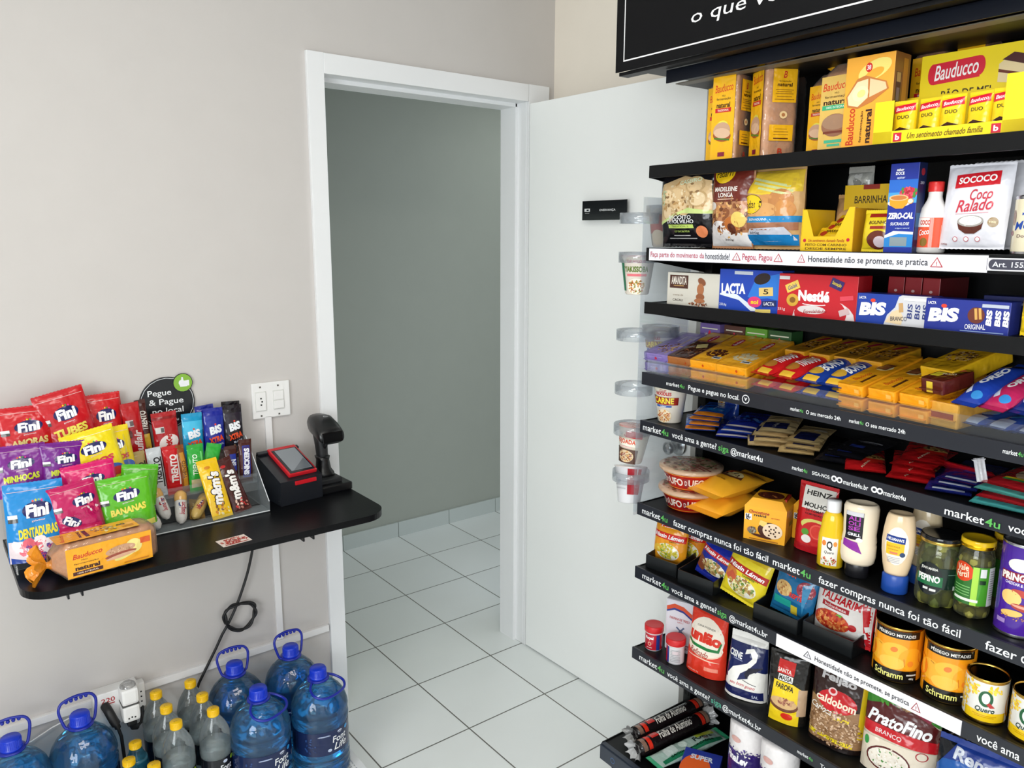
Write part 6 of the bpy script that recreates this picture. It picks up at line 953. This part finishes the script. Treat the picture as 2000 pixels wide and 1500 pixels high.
b.art(lambda x, y, l: (x+.004, -W_/2*1.03-.001-l, y+.010), .182, .068, [r(0, .5, 1, 1, 'F4A81E'), t('Bauducco', -.26, .72, .34, .17, 'C8321E', 3, .3, .02), t('PÃO', -.3, .56, .07, .05, '5A2A14'), t('fermentação', -.28, .45, .28, .06, '4A2014'), t('natural', -.27, .3, .28, .15, '3A1610', b=.05), r(-.27, .13, .34, .12, '4A1A18'), t('100% INTEGRAL', -.27, .13, .24, .05, 'F0D8C0'), e(.2, .4, .34, .26, 'E8DC80', 20), e(.28, .6, .2, .5, 'F0E08A', -10), e(.12, .58, .36, .32, 'C89A78', 4), n(.12, .6, .3, .2, ['A87A58', 'DDB898'], 30, .02, 3), e(.12, .42, .38, .16, '9A4A38', 4), e(.12, .36, .36, .12, 'D8A888', 6), r(.42, .72, .12, .2, 'D85A2A'), r(.3, .08, .3, .04, 'C87A10')], 'bag')
b.art(lambda x, y, l: (x-.012, y-.035, H_*1.016+.002+l), .175, .062, [r(0, .5, 1, 1, 'F4A81E'), t('Bauducco', -.4, .5, .7*.4, .14, 'C8321E', 80, .3), t('natural', -.2, .5, .24, .12, '3A1610', 84, b=.04), r(-.12, .5, .05, .7, '4A1A18'), n(.1, .5, .3, .7, ['A87A58', '8A5A40', 'E8D8A0'], 30, .05, 4), t('B', .32, .6, .06, .3, '4A2A14', 84, b=.03), r(.38, .3, .14, .2, 'C8801E')], 'bag'); b.done('wrapper', c)
b = MB(); km = mat('F09A2A', 'film'); b.lathe([(.022, 0), (.008, .016), (.007, .022)], km, 14)
b.grid(lambda i, j: ((.007+.03*j)*math.sin(6.283*i)*(1+.35*math.sin(i*31)), -(.006+.026*j)*math.cos(6.283*i)*(1+.3*math.sin(i*23)), .022+.026*j+.007*math.sin(i*44)*j), 40, 5, km, cu=True); o = b.done('twist', c); o.location = (-L_/2+.012, 0, .036); o.rotation_euler = (0, R(-82), 0)
put(c, .112, -.352, zc, 7)
# acrylic organiser with chocolate bars
rt = root('candy_organiser', 'clear acrylic organiser with steps holding chocolate bars, right of the gummy bags', 'display rack'); b = MB()
X0, X1 = .240, .556
for y, z0 in ((-.052, .125), (-.118, .070), (-.19, .004)):
    b.box(((X0+X1)/2, y, zc+z0-.001), (X1-X0, .062, .003), ACR)
for y, z0, z1 in ((-.0845, .070, .165), (-.150, .004, .095), (-.2215, 0, .018)): b.box(((X0+X1)/2, y, zc+(z0+z1)/2), (X1-X0, .003, z1-z0), ACR)
b.done('steps', rt)
for x in (X0, X1):
    b = MB(); b.add([(x-.0015, -.223, zc), (x-.0015, -.02, zc), (x-.0015, -.02, zc+.185), (x-.0015, -.06, zc+.185), (x-.0015, -.223, zc+.03), (x+.0015, -.223, zc), (x+.0015, -.02, zc), (x+.0015, -.02, zc+.185), (x+.0015, -.06, zc+.185), (x+.0015, -.223, zc+.03)], [(4, 3, 2, 1, 0), (5, 6, 7, 8, 9), (0, 1, 6, 5), (1, 2, 7, 6), (2, 3, 8, 7), (3, 4, 9, 8), (4, 0, 5, 9)], ACR)
    b.tube([(x, -.2235, zc+.03), (x, -.0605, zc+.185)], .0012, mat('E8ECEE', 'gloss'), 6); b.done('side_panel', rt)
b = MB(); b.tube([(X0, -.2235, zc+.003), (X1, -.2235, zc+.003)], .0016, mat('D8DCDE', 'gloss'), 6); b.done('front_edge', rt)
def cbar(label, base, x, y, z, W, H, art, rot=0, tilt=-6, roll=0, D=.018, seed=0, fin=.008, kind='bag', cat='chocolate bar', name='chocolate_bar', clearm=None):
    c = pouch(name, label, cat, W, H, D, base, art, seed=300+seed, wr=1.0, fin=fin, kind=kind, clearm=clearm); put(c, x, y, zc+z, rot, tilt, roll); return c
cbar('long red chocolate bar with white script, leftmost upright bar', 'B8141C', .270, -.058, .133, .046, .178, [t('suflair', .1, .44, 1.5, .46, 'F0E0E0', 88, .25, .03), r(-.2, .74, .4, .1, 'D8D0D0'), r(-.1, .74, .2, .07, '6A5A5A'), e(-.25, .58, .2, .12, '6A2A1E'), r(-.1, .1, .3, .12, 'A8444A')], 4, -4, -4, seed=1)
cbar('narrow dark chocolate bar with yellow lettering behind the long red bar', '4A1E1A', .300, -.036, .140, .028, .172, [t('TRENTO', .0, .72, 1.9, .6, 'E8E0D8', 88, .1, .04), r(0, .35, .6, .3, 'D8B03A'), n(0, .2, .6, .2, ['B87A4A', 'E8C88A', '7A4A30'], 14, .3, 3)], 4, -4, -4, seed=2)
cbar('wide red chocolate bar with oval logo beside the round sign', 'B0161C', .346, -.052, .133, .066, .140, [e(.05, .46, .8, .3, 'F0E4E0', 20), t('KitKat', .05, .46, .66, .24, 'C0181E', 84, .1, .06), r(-.25, .72, .34, .12, 'D8D4D0'), r(-.15, .72, .12, .09, '5A5A5A'), r(0, .95, .96, .05, '8A1016')], 2, -4, -2, seed=3)
bx = lambda c1, c2, nm: [g([(-.48, .9), (.48, .9), (.48, .7), (-.48, .6)], c1), t('BIS', .02, .62, .62, .17, 'F4F6FA', 12, .1, .06), e(.02, .73, .1, .04, 'E8402A'), t('XTRA', .02, .42, .74, .12, 'E8502A', 12, .15, .06), t(nm, .15, .31, .5, .04, 'D8E0F0', 12), n(.05, .14, .7, .2, ['6A3A20', 'C8A070', '3A1A10', c2], 22, .16, 4)]
cbar('light blue chocolate wafer bar in the back row of the organiser', '1E9ACA', .412, -.052, .128, .056, .132, bx('4AC0E8', 'E8E0C8', 'OREO'), 2, -4, 1, seed=4)
cbar('dark blue chocolate wafer bar in the back row of the organiser', '1E2A96', .470, -.056, .128, .056, .140, bx('24349C', '2A3AA0', 'ORIGINAL'), 2, -4, 1, seed=5)
cbar('second dark blue wafer bar just behind the front dark blue one', '1A2488', .462, -.036, .140, .052, .136, [], 0, -2, -4, seed=15)
cbar('black chocolate wafer bar at the right of the back row', '1E1A22', .526, -.056, .130, .054, .140, bx('2A2430', '2A2A30', 'BLACK'), 2, -4, 0, seed=6)
cbar('second black wafer bar just behind the front black one', '18141A', .520, -.036, .142, .052, .136, [r(0, .8, .9, .1, '3A3A44')], 0, -2, 3, seed=16)
tr = lambda c1, tc: [r(0, .5, 1, 1, c1), t('TRENTO', .05, .55, 1.9, .46, tc, 88, .1, .04), r(.36, .5, .1, .7, tc)]
cbar('gold and brown wafer bar in the second row, far left', 'A8905A', .262, -.122, .074, .034, .118, tr('A8905A', '2A1A14'), 4, -5, -4, seed=7)
cbar('silver white wafer bar with black lettering in the second row', 'C8CCD0', .298, -.124, .078, .038, .118, tr('C8CCD0', '1E1E22'), 4, -5, -3, seed=8, kind='film')
cbar('red wafer bar with white lettering in the second row', 'C8161E', .338, -.122, .076, .040, .118, tr('C8161E', 'F0E8E4'), 4, -5, -2, seed=9)
cbar('brown orange wafer bar edge on beside the red one', '8A4A1E', .366, -.120, .074, .022, .118, [r(0, .5, .5, .8, 'C8882A'), t('TRENTO', 0, .5, 2.2, .4, '3A1A10', 88)], 8, -5, -3, seed=10)
cbar('green wafer bar in the second row', '2EA83A', .396, -.124, .072, .044, .116, [t('TRENTO', -.12, .6, 1.3, .3, 'E8F8E0', 88, .1, .03), r(.3, .5, .1, .8, '7AE07A'), r(-.1, .15, .6, .2, 'C8B890')], 4, -5, 1, seed=11)
cbar('second green wafer bar leaning to the right behind the first', '36B040', .424, -.108, .074, .042, .108, [t('pistache', 0, .55, 1.0, .3, 'C8F0B8', 70, .2)], 4, -5, 16, seed=12)
cbar('brown caramel peanut bar at the right end of the second row', '4A2420', .530, -.122, .072, .038, .108, [t('SNICKERS', .0, .5, 2.2, .5, 'E8ECF8', 88, 0, .06), r(0, .5, .56, .84, '2A3A9A'), r(0, .5, .46, .8, '3A2A6A'), t('SNICKERS', .0, .5, 2.0, .42, 'F0F0F8', 88, 0, .06)], 4, -5, 3, seed=13)
cbar('second brown caramel peanut bar beside the first one', '44201C', .492, -.116, .070, .036, .096, [r(.1, .6, .5, .5, '2A3A9A'), t('SN', .1, .6, .5, .4, 'E8ECF8', 88, 0, .05)], 4, -5, 2, seed=14)
cbar('crumpled brown bar lying tilted between the green and caramel bars', '3A2018', .455, -.118, .080, .050, .085, [r(0, .6, .7, .12, 'E8E8EC', 20), t('S', 0, .8, .3, .12, 'E8ECF8', 20, b=.05), n(0, .3, .8, .4, ['6A4030', '2A1410', '8A6A5A'], 16, .2, 3)], 4, -30, 30, seed=17, kind='film')
mmt = lambda c1, c2: [r(0, .5, .98, 1, c1), t("m&m's", .0, .50, 1.7, .62, '2A1A14', 84, .1, .12), t("m&m's", .0, .50, 1.66, .54, 'F8F4F0', 84, .1, .05), n(.1, .12, .8, .2, c2, 14, .16, 3), e(-.1, .9, .3, .06, c2[0])]
cbar('yellow candy packet leaning at the front of the organiser', 'F2C41E', .432, -.206, .012, .056, .150, mmt('F2C41E', ['D88A1E', 'E8D8A0', '8A5A20']), 4, -24, -4, seed=20, cat='candy packet', name='candy_packet')
cbar('brown candy packet leaning right of the yellow one at the front', '4A201E', .492, -.188, .012, .052, .142, mmt('4A201E', ['C82A2A', 'B87A6A', 'E8C8B8']), 4, -24, -11, seed=21, cat='candy packet', name='candy_packet')
# small filled wafer cones / sweets lying in the front tray
for i, (lab, x, y, z, rot, tl, rl) in enumerate([('small sweet with white printed wrapper at the left of the organiser tray', .272, -.200, .008, 10, -38, -16), ('small gold topped sweet standing behind in the organiser tray', .300, -.178, .022, 6, -30, -10), ('small gold topped sweet leaning in the middle of the organiser tray', .328, -.196, .008, 4, -34, 12), ('small golden sweet lying at the right of the organiser tray', .362, -.190, .014, 10, -56, 44)]):
    c = root('wrapped_sweet', lab, 'sweet'); b = MB(); b.lathe([(.004, 0), (.012, .008), (.015, .02), (.0155, .055), (.015, .062)], mat('D0CCC8' if i < 3 else 'C8A860', 'film'), 20)
    b.art(lambda X, Y, l: ((.0158+l)*math.sin(X/.0155), -(.0158+l)*math.cos(X/.0155), .016+Y), .03, .045, [t('bombom', 0, .5, 1.1, .3, 'B83A4A', 84, .2), n(0, .6, .7, .6, ['3A4A7A', 'A83A4A', 'F0F0F0'], 8, .2, i)], 'film', step=.005); b.done('wrapper', c)
    b = MB(); b.lathe([(.015, .0625), (.0165, .07), (.0155, .082), (.009, .090), (0, .091)], mat('D8A860', 'film'), 20); b.done('sweet_top', c); put(c, x, y, zc+z, rot, tl, rl)
cbar('crumpled gold wrapper at the right of the organiser tray', 'A8803A', .378, -.165, .006, .04, .05, [n(0, .5, .8, .8, ['D8B870', '5A3A2A', 'E8D8A8'], 14, .2, 2)], 10, -50, 20, seed=25, kind='film', name='candy_wrapper', cat='candy')
# payment terminal in its box stand
rt = root('payment_terminal', 'black payment terminal box with red framed touch screen on the counter', 'payment terminal'); KB = mat('1B1E24', 'plastic'); RD = mat('C8202A', 'gloss')
W, D, hf, hb = .132, .145, .070, .124
b = MB(); y0, y1 = -D/2, D/2; vs = []
for x in (-W/2, W/2): vs += [(x, y0, 0), (x, y1, 0), (x, y1, hb), (x, y0, hf)]
b.add(vs, [(3, 2, 1, 0), (4, 5, 6, 7), (0, 1, 5, 4), (1, 2, 6, 5), (3, 7, 6, 2), (0, 4, 7, 3)], KB); b.done('stand', rt)
sl = math.atan2(hb-hf, D); Ls = math.hypot(D, hb-hf)
def dev(nm, x0, x1, s0, s1, th0, th1, m, bev=.002, art=None):
    q = MB(); q.box(((x0+x1)/2, (s0+s1)/2-Ls/2, (th0+th1)/2), (x1-x0, s1-s0, th1-th0), m, bev=bev)
    if art: q.art(lambda x, y, l: ((x0+x1)/2+x, s0+y-Ls/2, th1+l), x1-x0, s1-s0, art, 'gloss')
    o = q.done(nm, rt); o.location = (0, 0, (hf+hb)/2); o.rotation_euler = (sl, 0, 0); return o
dev('rear_lip', -W/2, W/2, Ls-.014, Ls, .0005, .008, KB)
dev('screen_frame', -.034, .056, .012, Ls-.002, .0003, .013, RD, .004)
dev('screen', -.028, .050, .016, Ls-.018, .0125, .0145, mat('23272C', 'gloss'), .0005, [r(.02, .52, .84, .9, '8A9096'), g([(-.3, .08), (.42, .08), (.42, .5)], '6A7076')])
b = MB(); b.box((.012, y0-.0022, hf-.010), (.068, .005, .012), RD, bev=.002); b.done('card_slot', rt)
b = MB(); b.box((-W/2-.0008, y0+.012, .012), (.0015, .006, .006), mat('C8C8CC', 'metal')); b.done('screw', rt)
put(rt, .655, -.128, zc, 6)
# barcode scanner on its stand
rt = root('barcode_scanner', 'black handheld barcode scanner upright in its stand at the right of the counter', 'scanner'); SB = mat('101113', 'plastic'); S2 = mat('1C1E20', 'rubber')
b = MB(); b.box((0, 0, .011), (.105, .115, .022), SB, bev=.004); b.box((-.008, -.002, .029), (.078, .075, .014), S2, bev=.003); b.done('base', rt)
def blob(sections, m, name):
    q = MB(); N = 24; fs = []; vs = []
    for (cx, cy, cz, rx, ry, ang) in sections:
        for i in range(N):
            a = 2*math.pi*i/N; px = rx*math.copysign(abs(math.sin(a))**.7, math.sin(a)); py = ry*math.copysign(abs(math.cos(a))**.7, math.cos(a)); ca, sa = math.cos(R(ang)), math.sin(R(ang))
            vs.append((cx+px, cy-py*ca, cz-py*sa))
    for j in range(len(sections)-1):
        for i in range(N): i2 = (i+1) % N; fs.append((j*N+i, j*N+i2, (j+1)*N+i2, (j+1)*N+i))
    fs += [tuple(reversed(range(N))), tuple(range((len(sections)-1)*N, len(sections)*N))]; q.add(vs, fs, m, True); return q.done(name, rt)
blob([(0, .012, .034, .028, .030, 0), (0, .012, .045, .026, .028, 0), (0, .014, .056, .019, .022, 0), (0, .016, .08, .016, .020, 0), (0, .018, .09, .019, .022, 0)], SB, 'cradle')
blob([(0, .016, .07, .013, .016, 0), (0, .019, .10, .0145, .018, 4), (0, .023, .13, .016, .020, 8), (0, .026, .152, .018, .023, 12)], S2, 'grip')
q = blob([(0, .062, .172, .008, .006, 70), (0, .054, .175, .024, .022, 70), (0, .036, .179, .031, .030, 74), (0, .006, .178, .036, .032, 78), (0, -.022, .170, .0375, .028, 80), (0, -.040, .162, .038, .023, 80), (0, -.050, .159, .036, .020, 80)], SB, 'head')
b = MB(); b.box((0, 0, 0), (.060, .003, .028), mat('060607', 'gloss'), bev=.001); o = b.done('scan_window', rt); o.location = (0, -.0515, .158); o.rotation_euler = (R(-10), 0, 0)
b = MB(); b.tube([(0, -.004, .118), (0, -.010, .128), (0, -.006, .140)], .005, SB, 10); b.done('trigger', rt)
b = MB(); b.art(lambda x, y, l: (x, y-.02, .2085+l), .022, .022, [g([(-.3, .4), (0, .9), (.3, .4), (0, .6)], 'A8ACB0'), r(0, .2, .6, .12, 'A8ACB0')], 'gloss'); b.done('logo', rt)
put(rt, .772, -.122, zc, 2); rt.scale = (1.08, 1.08, 1.08)
# ================================================================ groups of look-alikes
GROUPS = {'water_jug': 'large blue water jugs on the floor pallet', 'water_bottle': 'yellow capped water bottles on the floor pallet', 'gummy_bag': 'gummy candy bags on the counter rack', 'chocolate_bar': 'chocolate bars on the counter and the bar shelf', 'bread_loaf': 'sliced bread loaves', 'noodle_cup': 'noodle cups at the left end of the shelving', 'noodle_pack': 'instant noodle packs', 'noodle_bowl': 'stacked red noodle bowls', 'wafer_pack': 'wafer packs on the biscuit shelf', 'cookie_pack': 'cookie packs on the biscuit shelf', 'biscuit_pack': 'golden biscuit packs on the biscuit shelf', 'wafer_box': 'wafer boxes on the shelves', 'chocolate_box': 'boxes of chocolates on the third shelf', 'cake_bar': 'cake bars in the yellow display box', 'cereal_bar': 'cereal bars in the small display box', 'display_box': 'yellow open display boxes', 'product_tray': 'black trays on the noodle shelf', 'peach_can': 'peach cans', 'corn_can': 'corn cans', 'baking_powder_tin': 'red baking powder tins', 'olive_jar': 'olive jars', 'mayonnaise_bottle': 'mayonnaise bottles', 'cake_bag': 'yellow paper cake bags', 'cake_box': 'yellow cake cartons', 'foil_roll': 'black foil rolls on the base shelf', 'tissue_pack': 'tissue packs on the base shelf', 'wrapped_sweet': 'small sweets in the organiser tray', 'candy_packet': 'candy packets in the organiser', 'biscuit_bag': 'black biscuit bags', 'bun_bag': 'bun bags', 'cookie_bag': 'small yellow cookie bags', 'coconut_pouch': 'coconut pouches', 'power_plug': 'black power plugs', 'cable_duct': 'white cable ducts on the wall'}
for o in list(COL.objects):
    if o.parent is None and o.get('label'):
        k = o.name.split('.')[0]
        if k in GROUPS and not o.get('group'): o['group'] = GROUPS[k]
